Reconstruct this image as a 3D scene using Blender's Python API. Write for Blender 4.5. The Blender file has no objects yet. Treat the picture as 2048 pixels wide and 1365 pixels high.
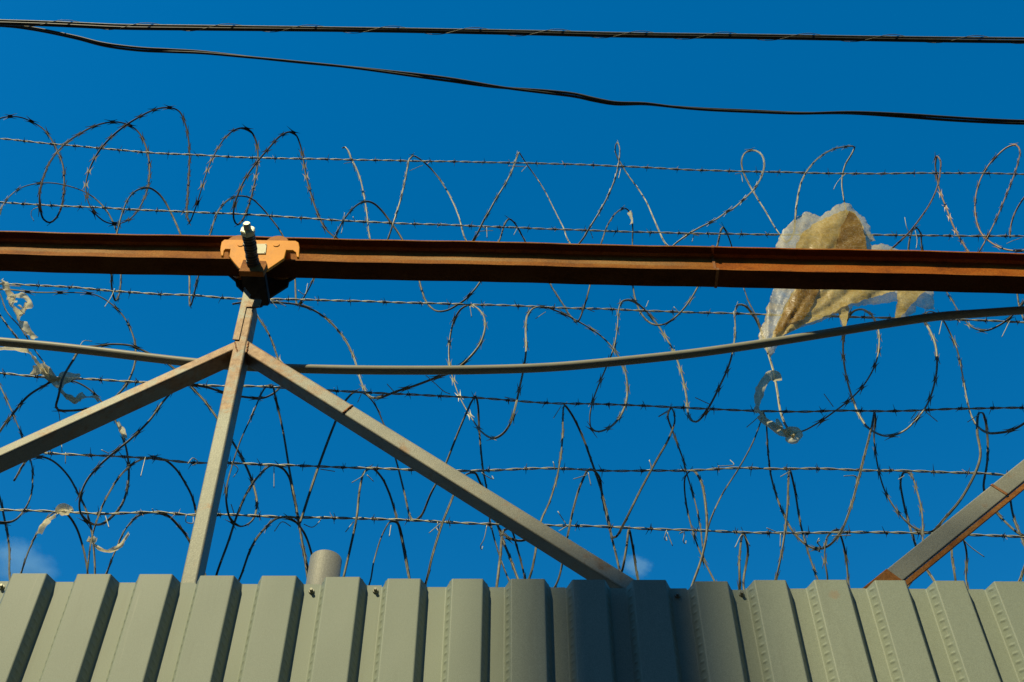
import bpy, bmesh, math, random
from mathutils import Vector, Matrix, noise
from mathutils.geometry import delaunay_2d_cdt
R_ = math.radians
random.seed(7)
S = bpy.context.scene
C = S.collection

# ------------------------------------------------------------------ camera
F_PX, CX, CY = 2482.0, 1024.0, 682.5
PITCH = R_(51.0)
CAM = Vector((0, 0, 1.6))
cd = bpy.data.cameras.new('camera'); cam = bpy.data.objects.new('camera', cd); C.objects.link(cam)
cam.location = CAM; cam.rotation_euler = (R_(90) + PITCH, 0, 0)
cd.sensor_width = 36.0; cd.lens = F_PX / 2048 * 36.0; cd.clip_start = 0.05; cd.clip_end = 20000
S.camera = cam
# ------------------------------------------------------------------ sky, sun, exposure
SUN_AZ, SUN_EL = R_(33), R_(49)           # from the left, behind the viewer
w = bpy.data.worlds.new('World'); S.world = w; w.use_nodes = True
nt = w.node_tree; bg = nt.nodes['Background']
sky = nt.nodes.new('ShaderNodeTexSky'); sky.sky_type = 'NISHITA'; sky.sun_disc = False
sky.sun_elevation = SUN_EL; sky.sun_rotation = R_(180) + SUN_AZ
sky.altitude = 300; sky.air_density = 1.0; sky.dust_density = 0.2; sky.ozone_density = 4.0
hs = nt.nodes.new('ShaderNodeHueSaturation'); hs.inputs['Saturation'].default_value = 1.37
hs.inputs['Hue'].default_value = 0.491; hs.inputs['Value'].default_value = 1.0
nt.links.new(sky.outputs[0], hs.inputs['Color']); nt.links.new(hs.outputs[0], bg.inputs[0])
bg.inputs[1].default_value = 0.143
sl = bpy.data.lights.new('sun', 'SUN'); sun = bpy.data.objects.new('sun', sl); C.objects.link(sun)
sl.energy = 5.0; sl.angle = R_(0.5); sl.color = (1.0, 0.88, 0.58)
SDIR = Vector((-math.sin(SUN_AZ) * math.cos(SUN_EL), -math.cos(SUN_AZ) * math.cos(SUN_EL), math.sin(SUN_EL)))
sun.rotation_euler = (-SDIR).to_track_quat('-Z', 'Y').to_euler()
sun.location = SDIR * 50
S.view_settings.view_transform = 'Standard'; S.view_settings.look = 'None'
S.view_settings.exposure = 0.25; S.view_settings.gamma = 1.0
S.render.film_transparent = False

# ------------------------------------------------------------------ helpers
FW = Vector((0, math.cos(PITCH), math.sin(PITCH))); UP = Vector((0, -math.sin(PITCH), math.cos(PITCH)))
def P(px, py, Y):
    d = FW + Vector((1, 0, 0)) * ((px - CX) / F_PX) + UP * ((CY - py) / F_PX)
    return CAM + d * (Y / d.y)
def link(o, parent=None):
    C.objects.link(o)
    if parent: o.parent = parent
    return o
def tag(o, label=None, cat=None, group=None, kind=None):
    if label: o['label'] = label
    if cat: o['category'] = cat
    if group: o['group'] = group
    if kind: o['kind'] = kind
    return o
def empty(name, loc, label, cat, group=None):
    o = bpy.data.objects.new(name, None); o.location = loc; o.empty_display_size = .1
    link(o); return tag(o, label, cat, group)
def mesh_obj(name, me, parent=None):
    o = bpy.data.objects.new(name, me); C.objects.link(o)
    if parent:
        o.parent = parent; o.matrix_parent_inverse = Matrix.Translation(-parent.location)
    return o
def build(name, v, f, m, parent=None, smooth=False):
    me = bpy.data.meshes.new(name); me.from_pydata([tuple(p) for p in v], [], f); me.update()
    if smooth: me.polygons.foreach_set('use_smooth', [True] * len(me.polygons))
    if m: me.materials.append(m)
    return mesh_obj(name, me, parent)
def from_bm(name, bm, m, parent=None, smooth=False):
    me = bpy.data.meshes.new(name); bm.to_mesh(me); bm.free()
    if smooth: me.polygons.foreach_set('use_smooth', [True] * len(me.polygons))
    me.materials.append(m)
    return mesh_obj(name, me, parent)
def catmull(pts, step):
    pts = [Vector(p) for p in pts]; n = len(pts); out = []
    if n < 3:
        k = max(1, int((pts[1] - pts[0]).length / step))
        return [pts[0].lerp(pts[1], i / k) for i in range(k + 1)]
    ext = [2 * pts[0] - pts[1]] + pts + [2 * pts[-1] - pts[-2]]
    for i in range(n - 1):
        p0, p1, p2, p3 = ext[i:i + 4]
        t0 = 0; t1 = max((p1 - p0).length, 1e-6) ** .5; t2 = t1 + max((p2 - p1).length, 1e-6) ** .5; t3 = t2 + max((p3 - p2).length, 1e-6) ** .5
        k = max(1, int((p2 - p1).length / step))
        for j in range(k):
            t = t1 + (t2 - t1) * j / k
            a1 = p0 * ((t1 - t) / (t1 - t0)) + p1 * ((t - t0) / (t1 - t0))
            a2 = p1 * ((t2 - t) / (t2 - t1)) + p2 * ((t - t1) / (t2 - t1))
            a3 = p2 * ((t3 - t) / (t3 - t2)) + p3 * ((t - t2) / (t3 - t2))
            b1 = a1 * ((t2 - t) / (t2 - t0)) + a2 * ((t - t0) / (t2 - t0))
            b2 = a2 * ((t3 - t) / (t3 - t1)) + a3 * ((t - t1) / (t3 - t1))
            out.append(b1 * ((t2 - t) / (t2 - t1)) + b2 * ((t - t1) / (t2 - t1)))
    out.append(pts[-1]); return out
def frames(path):
    T = []
    n = len(path)
    for i in range(n):
        d = path[min(i + 1, n - 1)] - path[max(i - 1, 0)]
        T.append(d.normalized() if d.length > 1e-9 else (T[-1] if T else Vector((1, 0, 0))))
    a = Vector((0, 0, 1)) if abs(T[0].z) < .9 else Vector((0, 1, 0))
    N = [(a - T[0] * a.dot(T[0])).normalized()]
    for i in range(1, n):
        v = N[-1] - T[i] * N[-1].dot(T[i]); N.append(v.normalized())
    return T, N
def tube_geo(path, r, sides=8, squash=1.0, roll=0.0, v=None, f=None, caps=True):
    v = [] if v is None else v; f = [] if f is None else f
    T, N = frames(path); b0 = len(v); n = len(path)
    for i, p in enumerate(path):
        rr = r(i / (n - 1)) if callable(r) else r
        B = T[i].cross(N[i])
        for k in range(sides):
            a = 2 * math.pi * k / sides + roll
            v.append(p + N[i] * (math.cos(a) * rr * squash) + B * (math.sin(a) * rr))
    for i in range(n - 1):
        for k in range(sides):
            k2 = (k + 1) % sides
            f.append((b0 + i * sides + k, b0 + i * sides + k2, b0 + (i + 1) * sides + k2, b0 + (i + 1) * sides + k))
    if caps:
        f.append(tuple(b0 + k for k in reversed(range(sides)))); f.append(tuple(b0 + (n - 1) * sides + k for k in range(sides)))
    return v, f
def tube(name, path, r, m, parent=None, sides=8, **k):
    v, f = tube_geo(path, r, sides, **k)
    return build(name, v, f, m, parent, True)
def bar(name, A, B, h, d, m, parent=None, bev=.004, ext0=0., ext1=0., sag=False):
    """box from A to B: the line AB is the upper front edge, h runs across the front face, d away from the viewer"""
    t = (B - A).normalized(); A = A - t * ext0; B = B + t * ext1
    yv = Vector((0, 1, 0)); yv = (yv - t * yv.dot(t)).normalized()
    dn = t.cross(yv).normalized()
    if abs(dn.z) > .05:
        if dn.z > 0: dn = -dn
    elif dn.x < 0: dn = -dn
    bm = bmesh.new(); vs = []
    for p in (A, B):
        for a, b in ((0, 0), (h, 0), (h, d), (0, d)): vs.append(bm.verts.new(p + dn * a + yv * b))
    for q in ((0, 1, 2, 3), (7, 6, 5, 4), (0, 4, 5, 1), (1, 5, 6, 2), (2, 6, 7, 3), (3, 7, 4, 0)): bm.faces.new([vs[i] for i in q])
    bmesh.ops.recalc_face_normals(bm, faces=bm.faces)
    if bev:
        ed = [e for e in bm.edges if abs((e.verts[0].co - e.verts[1].co).normalized().dot(t)) > .9]
        bmesh.ops.bevel(bm, geom=ed, offset=bev, segments=3, affect='EDGES', profile=.5)
    o = from_bm(name, bm, m, parent)
    return o
def extrude_poly(name, pts, thick, m, parent=None, bev=.0015):
    """pts: points of a flat outline (facing -y); thick: depth along +y"""
    bm = bmesh.new(); n = len(pts); off = Vector((0, thick, 0))
    a = [bm.verts.new(p) for p in pts]; b = [bm.verts.new(p + off) for p in pts]
    bm.faces.new(a); bm.faces.new(b[::-1])
    for i in range(n): bm.faces.new((a[i], b[i], b[(i + 1) % n], a[(i + 1) % n]))
    bmesh.ops.recalc_face_normals(bm, faces=bm.faces)
    if bev:
        st = set(a); st2 = set(b)
        ed = [e for e in bm.edges if (e.verts[0] in st) == (e.verts[1] in st)]
        bmesh.ops.bevel(bm, geom=ed, offset=bev, segments=2, affect='EDGES', profile=.5)
    return from_bm(name, bm, m, parent)
def cyl(name, a, b, r, m, parent=None, sides=24, bev=0.0, r2=None, smooth=True):
    bm = bmesh.new(); d = b - a
    bmesh.ops.create_cone(bm, cap_ends=True, segments=sides, radius1=r, radius2=r if r2 is None else r2, depth=d.length)
    if bev:
        ed = [e for e in bm.edges if e.calc_face_angle(0) > 1.0]
        bmesh.ops.bevel(bm, geom=ed, offset=bev, segments=2, affect='EDGES')
    M = Matrix.Translation((a + b) / 2) @ d.to_track_quat('Z', 'Y').to_matrix().to_4x4()
    bmesh.ops.transform(bm, matrix=M, verts=bm.verts)
    o = from_bm(name, bm, m, parent)
    if smooth:
        o.data.polygons.foreach_set('use_smooth', [len(p.vertices) == 4 for p in o.data.polygons])
    return o

FY = 1.58; DEP = .021                     # fence plane and depth of its ribs
# ------------------------------------------------------------------ materials
class NT:
    def __init__(s, name):
        s.m = bpy.data.materials.new(name); s.m.use_nodes = True; s.t = s.m.node_tree
        s.p = s.t.nodes['Principled BSDF']; s.out = s.t.nodes['Material Output']
        s.tc = s.t.nodes.new('ShaderNodeTexCoord'); s.p.inputs['Specular IOR Level'].default_value = .08
    def n(s, typ, **k):
        o = s.t.nodes.new(typ)
        for a, b in k.items(): setattr(o, a, b)
        return o
    def l(s, a, b): s.t.links.new(a, b)
    def noise(s, scale, detail=4, rough=.6, stretch=None, dist=0):
        x = s.n('ShaderNodeTexNoise'); x.inputs['Scale'].default_value = scale; x.inputs['Detail'].default_value = detail
        x.inputs['Roughness'].default_value = rough; x.inputs['Distortion'].default_value = dist
        if stretch:
            mp = s.n('ShaderNodeMapping'); mp.inputs['Scale'].default_value = stretch
            s.l(s.tc.outputs['Object'], mp.inputs[0]); s.l(mp.outputs[0], x.inputs['Vector'])
        else: s.l(s.tc.outputs['Object'], x.inputs['Vector'])
        return x.outputs['Fac']
    def ramp(s, fac, stops):
        r = s.n('ShaderNodeValToRGB'); s.l(fac, r.inputs[0]); e = r.color_ramp.elements
        while len(e) < len(stops): e.new(.5)
        for i, (p, c) in enumerate(stops): e[i].position = p; e[i].color = (*c, 1) if len(c) == 3 else c
        return r.outputs[0]
    def mix(s, fac, a, b, mode='MIX'):
        x = s.n('ShaderNodeMix', data_type='RGBA', blend_type=mode)
        if hasattr(fac, 'links'): s.l(fac, x.inputs[0])
        else: x.inputs[0].default_value = fac
        for k, q in ((6, a), (7, b)):
            if hasattr(q, 'links'): s.l(q, x.inputs[k])
            else: x.inputs[k].default_value = (*q, 1)
        return x.outputs[2]
    def col(s, c):
        if hasattr(c, 'links'): s.l(c, s.p.inputs['Base Color'])
        else: s.p.inputs['Base Color'].default_value = (*c, 1)
    def set(s, **k):
        for a, b in k.items():
            i = s.p.inputs[a.replace('_', ' ')]
            if hasattr(b, 'links'): s.l(b, i)
            else: i.default_value = b
    def bump(s, h, strength, dist=.001):
        b = s.n('ShaderNodeBump'); b.inputs['Strength'].default_value = strength; b.inputs['Distance'].default_value = dist
        s.l(h, b.inputs['Height']); s.l(b.outputs[0], s.p.inputs['Normal'])
BLK, WHT = (0, 0, 0), (1, 1, 1)

def m_fence():
    a = NT('fence_paint')
    n1 = a.noise(3.0, 3, .5, (1, 1, .25)); n2 = a.noise(900, 2, .7)
    base = a.ramp(n1, [(.35, (.230, .262, .196)), (.65, (.252, .284, .212))])
    spk = a.ramp(n2, [(.30, (.80, .80, .80)), (.70, (1.18, 1.18, 1.18))])
    c = a.mix(1.0, base, spk, 'MULTIPLY')
    sc = a.ramp(a.noise(30, 6, .75, (1, 1, .06)), [(.55, BLK), (.75, WHT)])
    c = a.mix(.0, c, c)
    # rusty scuff on one rib and faint drips below the top edge
    vd = a.n('ShaderNodeVectorMath', operation='DISTANCE'); a.l(a.tc.outputs['Object'], vd.inputs[0]); vd.inputs[1].default_value = tuple(P(1668, 1190, FY - DEP))
    sm = a.n('ShaderNodeMath', operation='MULTIPLY_ADD'); sm.inputs[1].default_value = -38; sm.inputs[2].default_value = .80; a.l(vd.outputs['Value'], sm.inputs[0])
    am = a.n('ShaderNodeMath', operation='ADD'); a.l(sm.outputs[0], am.inputs[0]); a.l(a.noise(330, 3, .6, (1, 1, 2.5)), am.inputs[1])
    c = a.mix(a.ramp(am.outputs[0], [(.98, BLK), (1.0, (.32, .32, .32))]), c, (.30, .16, .07))
    scr = a.ramp(a.noise(55, 3, .55, (1, 1, .035)), [(.70, BLK), (.74, (.35, .35, .35))]); c = a.mix(scr, c, (.33, .345, .26))
    dm = a.mix(sc, c, (.165, .175, .125)); a.col(a.mix(.35, c, dm))
    a.set(Roughness=.5); a.p.inputs['Specular IOR Level'].default_value = .14
    a.bump(a.noise(7, 2, .4, (1, 1, .5)), .16, .02)
    return a.m
def m_steel_paint(name, base1, base2, rust_lo, rust_hi, metal=.12, joint=None):
    a = NT(name)
    n2 = a.noise(420, 2, .8)
    c = a.ramp(a.noise(7, 4), [(.35, base1), (.65, base2)])
    c = a.mix(1.0, c, a.ramp(n2, [(.28, (.76, .76, .76)), (.72, (1.24, 1.24, 1.22))]), 'MULTIPLY')
    nz = a.noise(16, 7, .72)
    if joint is not None:
        vd = a.n('ShaderNodeVectorMath', operation='DISTANCE'); a.l(a.tc.outputs['Object'], vd.inputs[0]); vd.inputs[1].default_value = tuple(joint)
        mr = a.n('ShaderNodeMapRange'); mr.inputs['From Min'].default_value = .03; mr.inputs['From Max'].default_value = .42; mr.inputs['To Min'].default_value = .25; mr.inputs['To Max'].default_value = 0
        a.l(vd.outputs['Value'], mr.inputs['Value']); ad = a.n('ShaderNodeMath', operation='ADD'); a.l(nz, ad.inputs[0]); a.l(mr.outputs[0], ad.inputs[1]); nz = ad.outputs[0]
    rn = a.ramp(nz, [(rust_lo - .02, BLK), (rust_hi - .03, (.85, .85, .85))])
    rc = a.ramp(a.noise(60, 4), [(.3, (.19, .10, .045)), (.7, (.35, .23, .12))])
    a.col(a.mix(rn, c, rc)); a.set(Roughness=.5, Metallic=metal)
    a.bump(a.noise(300, 3), .25, .0015)
    return a.m
def m_rust(name, c1, c2, c3, band=None):
    a = NT(name)
    streak = a.noise(7.0, 10, .74, (1, 1.6, 1.6), .0)
    c = a.ramp(streak, [(.30, c1), (.5, c2), (.70, c3)])
    fine = a.noise(180, 5, .75)
    c = a.mix(1.0, c, a.ramp(fine, [(.25, (.55, .5, .45)), (.75, (1.35, 1.35, 1.35))]), 'MULTIPLY')
    at = a.n('ShaderNodeAttribute', attribute_name='prof')
    if band is not None:                          # shade painted into the flange faces as darker rust, the web is rusted orange
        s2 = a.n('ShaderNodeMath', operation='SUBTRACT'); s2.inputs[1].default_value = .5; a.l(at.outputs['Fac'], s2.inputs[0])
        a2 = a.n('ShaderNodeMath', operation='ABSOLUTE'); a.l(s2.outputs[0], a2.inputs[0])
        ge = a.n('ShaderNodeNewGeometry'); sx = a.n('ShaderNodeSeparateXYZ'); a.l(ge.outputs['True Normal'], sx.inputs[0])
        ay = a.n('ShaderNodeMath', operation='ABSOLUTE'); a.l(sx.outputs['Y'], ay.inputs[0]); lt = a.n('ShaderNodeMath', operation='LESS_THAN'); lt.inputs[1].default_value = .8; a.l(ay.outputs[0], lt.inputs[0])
        mf = a.n('ShaderNodeMath', operation='MULTIPLY'); a.l(a.ramp(a2.outputs[0], [(.425, BLK), (.436, WHT)]), mf.inputs[0]); a.l(lt.outputs[0], mf.inputs[1])   # sunlit narrow edges are left out of the painted shade
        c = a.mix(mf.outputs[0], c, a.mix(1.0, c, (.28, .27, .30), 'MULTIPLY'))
    if band:                                      # worn mill scale running along the middle of the web
        sb = a.n('ShaderNodeMath', operation='SUBTRACT'); sb.inputs[1].default_value = .555; a.l(at.outputs['Fac'], sb.inputs[0])
        ab = a.n('ShaderNodeMath', operation='ABSOLUTE'); a.l(sb.outputs[0], ab.inputs[0])
        nn = a.n('ShaderNodeMath', operation='MULTIPLY_ADD'); nn.inputs[1].default_value = .10; nn.inputs[2].default_value = -.05; a.l(a.noise(14, 5, .7, (1, 3, 3)), nn.inputs[0])
        ad = a.n('ShaderNodeMath', operation='ADD'); a.l(ab.outputs[0], ad.inputs[0]); a.l(nn.outputs[0], ad.inputs[1])
        mk = a.ramp(ad.outputs[0], [(.035, (.8, .8, .8)), (.095, BLK)])
        lo = a.ramp(a.noise(1.1, 3, .5, (1, .2, .2)), [(.40, BLK), (.58, WHT)])
        mk = a.mix(1.0, mk, lo, 'MULTIPLY')
        c = a.mix(mk, c, a.mix(1.0, (.36, .27, .125), a.ramp(fine, [(.25, (.6, .6, .6)), (.75, (1.3, 1.3, 1.3))]), 'MULTIPLY'))
    a.col(c); a.set(Roughness=.72, Metallic=.1); a.bump(a.noise(140, 6, .8), .5, .002)
    return a.m
def m_wire(name, c1, c2, rough=.42, metal=.55, rust=.72):
    a = NT(name)
    c = a.ramp(a.noise(30, 5, .7), [(.35, c1), (.65, c2)])
    rn = a.ramp(a.noise(5, 6, .7), [(rust, BLK), (rust + .1, WHT)])
    a.col(a.mix(rn, c, (.24, .13, .06))); a.set(Roughness=rough, Metallic=metal)
    return a.m
def m_simple(name, c1, c2, scale=30, rough=.5, metal=0., bump=.1):
    a = NT(name); a.col(a.ramp(a.noise(scale, 5, .65), [(.35, c1), (.65, c2)])); a.set(Roughness=rough, Metallic=metal)
    if bump: a.bump(a.noise(scale * 4, 4), bump, .001)
    return a.m
def m_film(name, c_clear, c_stain, lo, hi, t_clear, t_stain, scale=9, bmp=.35, gloss=.035):
    a = NT(name)
    st = a.ramp(a.noise(scale, 6, .65, None, .6), [(lo, BLK), (hi, WHT)])
    fine = a.ramp(a.noise(scale * 7, 6, .75, None, 1.2), [(.3, (.7, .7, .7)), (.7, (1.15, 1.15, 1.15))])
    col = a.mix(1.0, a.mix(st, c_clear, c_stain), fine, 'MULTIPLY')
    dif = a.n('ShaderNodeBsdfDiffuse'); trl = a.n('ShaderNodeBsdfTranslucent'); gl = a.n('ShaderNodeBsdfGlossy'); tr = a.n('ShaderNodeBsdfTransparent')
    a.l(col, dif.inputs[0]); a.l(col, trl.inputs[0]); gl.inputs['Roughness'].default_value = .4
    tr.inputs[0].default_value = (.93, .92, .86, 1)
    bp = a.n('ShaderNodeBump'); bp.inputs['Strength'].default_value = bmp; bp.inputs['Distance'].default_value = .004
    vr = a.n('ShaderNodeTexVoronoi', feature='DISTANCE_TO_EDGE'); vr.inputs['Scale'].default_value = 30
    mp = a.n('ShaderNodeMapping'); a.l(a.tc.outputs['Object'], mp.inputs[0])
    wn = a.n('ShaderNodeTexNoise'); wn.inputs['Scale'].default_value = 14; a.l(a.tc.outputs['Object'], wn.inputs['Vector'])
    mx = a.n('ShaderNodeMix', data_type='VECTOR'); mx.inputs[0].default_value = .25
    a.l(mp.outputs[0], mx.inputs[4]); a.l(wn.outputs['Color'], mx.inputs[5]); a.l(mx.outputs[1], vr.inputs['Vector'])
    a.l(vr.outputs['Distance'], bp.inputs['Height'])
    cr = a.ramp(vr.outputs['Distance'], [(.0, (.55, .55, .55)), (.05, BLK)])
    pale = a.mix(cr, col, a.mix(.5, col, (.92, .86, .62)))
    for s_ in (dif, trl): a.l(pale, s_.inputs[0])
    for s_ in (dif, trl, gl): a.l(bp.outputs[0], s_.inputs['Normal'])
    m1 = a.n('ShaderNodeMixShader'); m1.inputs[0].default_value = .45; a.l(dif.outputs[0], m1.inputs[1]); a.l(trl.outputs[0], m1.inputs[2])
    m2 = a.n('ShaderNodeMixShader'); m2.inputs[0].default_value = gloss; a.l(m1.outputs[0], m2.inputs[1]); a.l(gl.outputs[0], m2.inputs[2])
    tv = a.mix(cr, a.ramp(st, [(0, (t_clear,) * 3), (1, (t_stain,) * 3)]), (t_stain * .6,) * 3)
    m3 = a.n('ShaderNodeMixShader'); a.l(tv, m3.inputs[0]); a.l(m2.outputs[0], m3.inputs[1]); a.l(tr.outputs[0], m3.inputs[2])
    a.l(m3.outputs[0], a.out.inputs[0])
    return a.m

M_FENCE = m_fence()
JOINT = P(486, 690, 2.335)
M_POST = m_steel_paint('post_paint', (.225, .23, .178), (.28, .28, .212), .60, .74, .12, JOINT)
M_BRACE = m_steel_paint('brace_paint', (.225, .224, .172), (.28, .27, .205), .56, .72, .12, JOINT)
M_BRACE2 = m_steel_paint('far_brace_paint', (.235, .235, .178), (.29, .285, .212), .62, .76)
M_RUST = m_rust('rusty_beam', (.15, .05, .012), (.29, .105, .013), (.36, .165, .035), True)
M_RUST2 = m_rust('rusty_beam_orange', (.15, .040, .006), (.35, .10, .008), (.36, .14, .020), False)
M_RUSTY = m_rust('rusty_steel', (.15, .05, .012), (.30, .12, .028), (.36, .19, .06))
M_WELD = m_simple('weld_rust', (.20, .08, .03), (.34, .16, .06), 90, .7, .2, .4)
def m_orange():
    a = NT('orange_paint'); c = a.ramp(a.noise(14, 5, .65), [(.3, (.74, .285, .018)), (.7, (.84, .345, .024))])
    c = a.mix(a.ramp(a.noise(45, 8, .75), [(.62, BLK), (.67, (.75, .75, .75))]), c, (.20, .09, .03))
    c = a.mix(a.ramp(a.noise(9, 7, .75), [(.50, BLK), (.78, (.5, .5, .5))]), c, (.22, .12, .05))
    a.col(c); a.set(Roughness=.5); a.bump(a.noise(120, 4), .2, .001); return a.m
M_ORANGE = m_orange()
M_WHEEL = m_simple('wheel_rust', (.26, .10, .018), (.36, .14, .028), 60, .6, .1, .3)
M_DARK = m_simple('dark_steel_and_shade', (.018, .015, .012), (.04, .033, .026), 60, .7, 0, .2)  # dark steel; also paints in the shade on the trolley's rear plate
M_ROD = m_simple('washer_steel', (.07, .062, .045), (.13, .115, .085), 60, .45, .4, .2)
M_NUT = m_simple('zinc_nut', (.55, .56, .36), (.66, .66, .44), 60, .35, .2, .1)
M_PLATE = m_simple('name_plate', (.66, .62, .38), (.74, .69, .43), 50, .4, 0, .05)
M_RAZOR = m_wire('galvanised_razor_wire', (.07, .068, .05), (.17, .165, .12), .5, .15)
M_RAZOR_DARK = m_wire('dark_razor_wire', (.022, .020, .015), (.06, .052, .038), .5, .1)
M_RAZOR_PALE = m_wire('pale_razor_wire', (.17, .168, .125), (.32, .31, .23), .45, .15)
M_RAZOR_BROWN = m_wire('weathered_razor_wire', (.13, .095, .065), (.21, .155, .11), .5, .35, .62)
M_BARBED = m_wire('galvanised_barbed_wire', (.34, .335, .245), (.46, .45, .33), .45, .2)
M_BARB = m_wire('barb_steel', (.06, .052, .042), (.12, .105, .08), .5, .4, .55)
M_PIPE = m_simple('grey_plastic_conduit', (.26, .255, .185), (.30, .29, .21), 12, .42, 0, .05)
M_TUBE = m_steel_paint('galvanised_pipe', (.165, .163, .135), (.22, .215, .17), .85, .95, .35)
M_CABLE = m_simple('black_cable', (.04, .04, .028), (.065, .064, .045), 40, .45, 0, .1)
M_MESS = m_simple('weathered_messenger_wire', (.15, .15, .105), (.23, .225, .16), 80, .55, .2, .2)
M_CONC = m_simple('pole_concrete', (.28, .27, .25), (.38, .37, .34), 8, .85, 0, .3)
M_SCREW = m_simple('screw_steel', (.20, .20, .15), (.30, .30, .23), 80, .4, .3, .1)
M_ASPH = m_simple('asphalt', (.028, .028, .028), (.042, .041, .039), 3, .9, 0, .4)
M_CLEAR = m_film('clear_film', (.84, .75, .43), (.68, .53, .22), .38, .64, .52, .26)
M_TAN = m_film('stained_film', (.68, .51, .15), (.52, .34, .05), .38, .62, .22, .12)
M_BROWN = m_film('brown_stained_film', (.36, .21, .018), (.24, .13, .011), .35, .65, .12, .06)
M_SHRED = m_film('shred_film', (.80, .73, .48), (.62, .52, .29), .45, .65, .10, .04, 20, .12, .005)

# ------------------------------------------------------------------ ground
g = 3000.0
gr = build('ground', [(-g, -g, 0), (g, -g, 0), (g, g, 0), (-g, g, 0)], [(0, 1, 2, 3)], M_ASPH)
gr['kind'] = 'structure'; gr['label'] = 'dark asphalt ground below the fence'

# ------------------------------------------------------------------ corrugated fence
RIBS = [(25, 94, 1147), (155, 222, 1148), (279, 345, 1149), (401, 468.5, 1151), (524, 593, 1152), (652, 720, 1154), (775.5, 841.5, 1157),
        (904, 966, 1158), (1021.6, 1089, 1158), (1145, 1209.5, 1160), (1265, 1331, 1160), (1390, 1454.5, 1163), (1508, 1571, 1161),
        (1628.5, 1692.7, 1161), (1749, 1810, 1161), (1869, 1928, 1162), (1988, 2049, 1164)]
ribs = []
for a, b, py in RIBS:
    p, q = P(a, py, FY - DEP), P(b, py, FY - DEP); ribs.append([p.x, q.x, p.z + random.uniform(-.0008, .0008)])
for k in range(14):
    r = ribs[0]; ribs.insert(0, [r[0] - .104, r[1] - .104, r[2] + .001])
for k in range(14):
    r = ribs[-1]; ribs.append([r[0] + .099, r[1] + .099, r[2] - .0005])
SLP = .0095
def fence_sheet(rr, nxt, yoff):
    v, f = [], []
    def strip(cols, zs):                       # cols: list of functions z -> (x, y)
        b = len(v); n = len(cols)
        for z in zs:
            for c in cols: x, y = c(z); v.append((x, y + yoff, z))
        for i in range(len(zs) - 1):
            for k in range(n - 1):
                f.append((b + i * n + k, b + i * n + k + 1, b + (i + 1) * n + k + 1, b + (i + 1) * n + k))
    def const(x, y): return lambda z: (x, y)
    yf, yb = FY - DEP, FY; rad = .0019
    for i, (xa, xb, zt) in enumerate(rr):
        x_next = (rr[i + 1][0] if i + 1 < len(rr) else nxt) - SLP
        seen = -1.05 < xa < 1.15
        zs = [.06, zt]
        # front flat
        strip([const(xa + rad, yf), const(xb - rad, yf)], zs)
        # valley after the rib
        strip([const(xb + SLP + rad, yb), const(x_next - rad, yb)], zs)
        s = Vector((SLP, DEP)).normalized()
        for sg, x0, x1 in ((1, xb, xb + SLP), (-1, xa, xa - SLP)):
            # outer and inner rounded bends
            for (cx, cy, o) in ((x0, yf, -1), (x1, yb, 1)):
                pin = Vector((cx + sg * o * rad, cy)); pout = Vector((cx - sg * o * s.x * rad, cy - o * s.y * rad)); cc = Vector((cx, cy))
                pts = [(pin * (1 - t) ** 2 + cc * 2 * t * (1 - t) + pout * t * t) for t in (0, .25, .5, .75, 1)]
                if (sg == 1) != (o == -1): pts = pts[::-1]
                if o == 1: pts = pts
                strip([const(p.x, p.y) for p in pts], zs)
            p0 = Vector((x0 + sg * s.x * rad, yf + s.y * rad)); p1 = Vector((x1 - sg * s.x * rad, yb - s.y * rad))
            nrm = Vector((sg * s.y, -s.x))
            def cfun(u, sg=sg, p0=p0, p1=p1, nrm=nrm):
                def g_(z):
                    p = p0.lerp(p1, u); w_ = max(0, 1 - (abs(2 * u - 1) / .68) ** 4)
                    q = (z + sg * (u - .5) * .007) / .0156; q = (q - round(q)) * .0156
                    h = .0013 * w_ * math.exp(-(q / .0015) ** 2)
                    return (p.x + nrm.x * h, p.y + nrm.y * h)
                return g_
            if seen:
                zz = [.06, 2.2]; z = 2.45
                while z < zt - .002: zz.append(z); z += .0016
                zz.append(zt); us = (0, .16, .26, .38, .5, .62, .74, .84, 1)
            else: zz = zs; us = (0, 1)
            cols = [cfun(u) for u in us]
            if not seen: cols = [const(*p0), const(*p1)]
            if sg < 0: cols = cols[::-1]
            strip(cols, zz)
    return v, f
fence = empty('sheet_metal_fence', (0, FY, 0), 'grey green corrugated sheet metal fence along the bottom of the view', 'fence')
groups = [ribs[0:4], ribs[4:14], ribs[14:22], ribs[22:32], ribs[32:42], ribs[42:]]
flat = 0
for gi, rr in enumerate(groups):
    flat += len(rr); nxt = ribs[flat][0] if flat < len(ribs) else rr[-1][0] + .099
    v, f = fence_sheet(rr, nxt, -.0006 * (gi % 2))
    o = build('sheet', v, f, M_FENCE, fence, True)
def screw(px, py):
    c = P(px, py, FY - .001); bm = bmesh.new()
    bmesh.ops.create_cone(bm, cap_ends=True, segments=20, radius1=.0048, radius2=.0042, depth=.0015, matrix=Matrix.Translation((0, 0, .0008)))
    bmesh.ops.create_cone(bm, cap_ends=True, segments=6, radius1=.0029, radius2=.0027, depth=.005, matrix=Matrix.Translation((0, 0, .004)))
    bmesh.ops.transform(bm, matrix=Matrix.Translation(c) @ Matrix.Rotation(R_(90), 4, 'X'), verts=bm.verts)
    return from_bm('screw', bm, M_SCREW, fence)
for p in ((4, 1175), (623, 1183), (751, 1182), (1355, 1192), (1483, 1189)): screw(*p)

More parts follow.
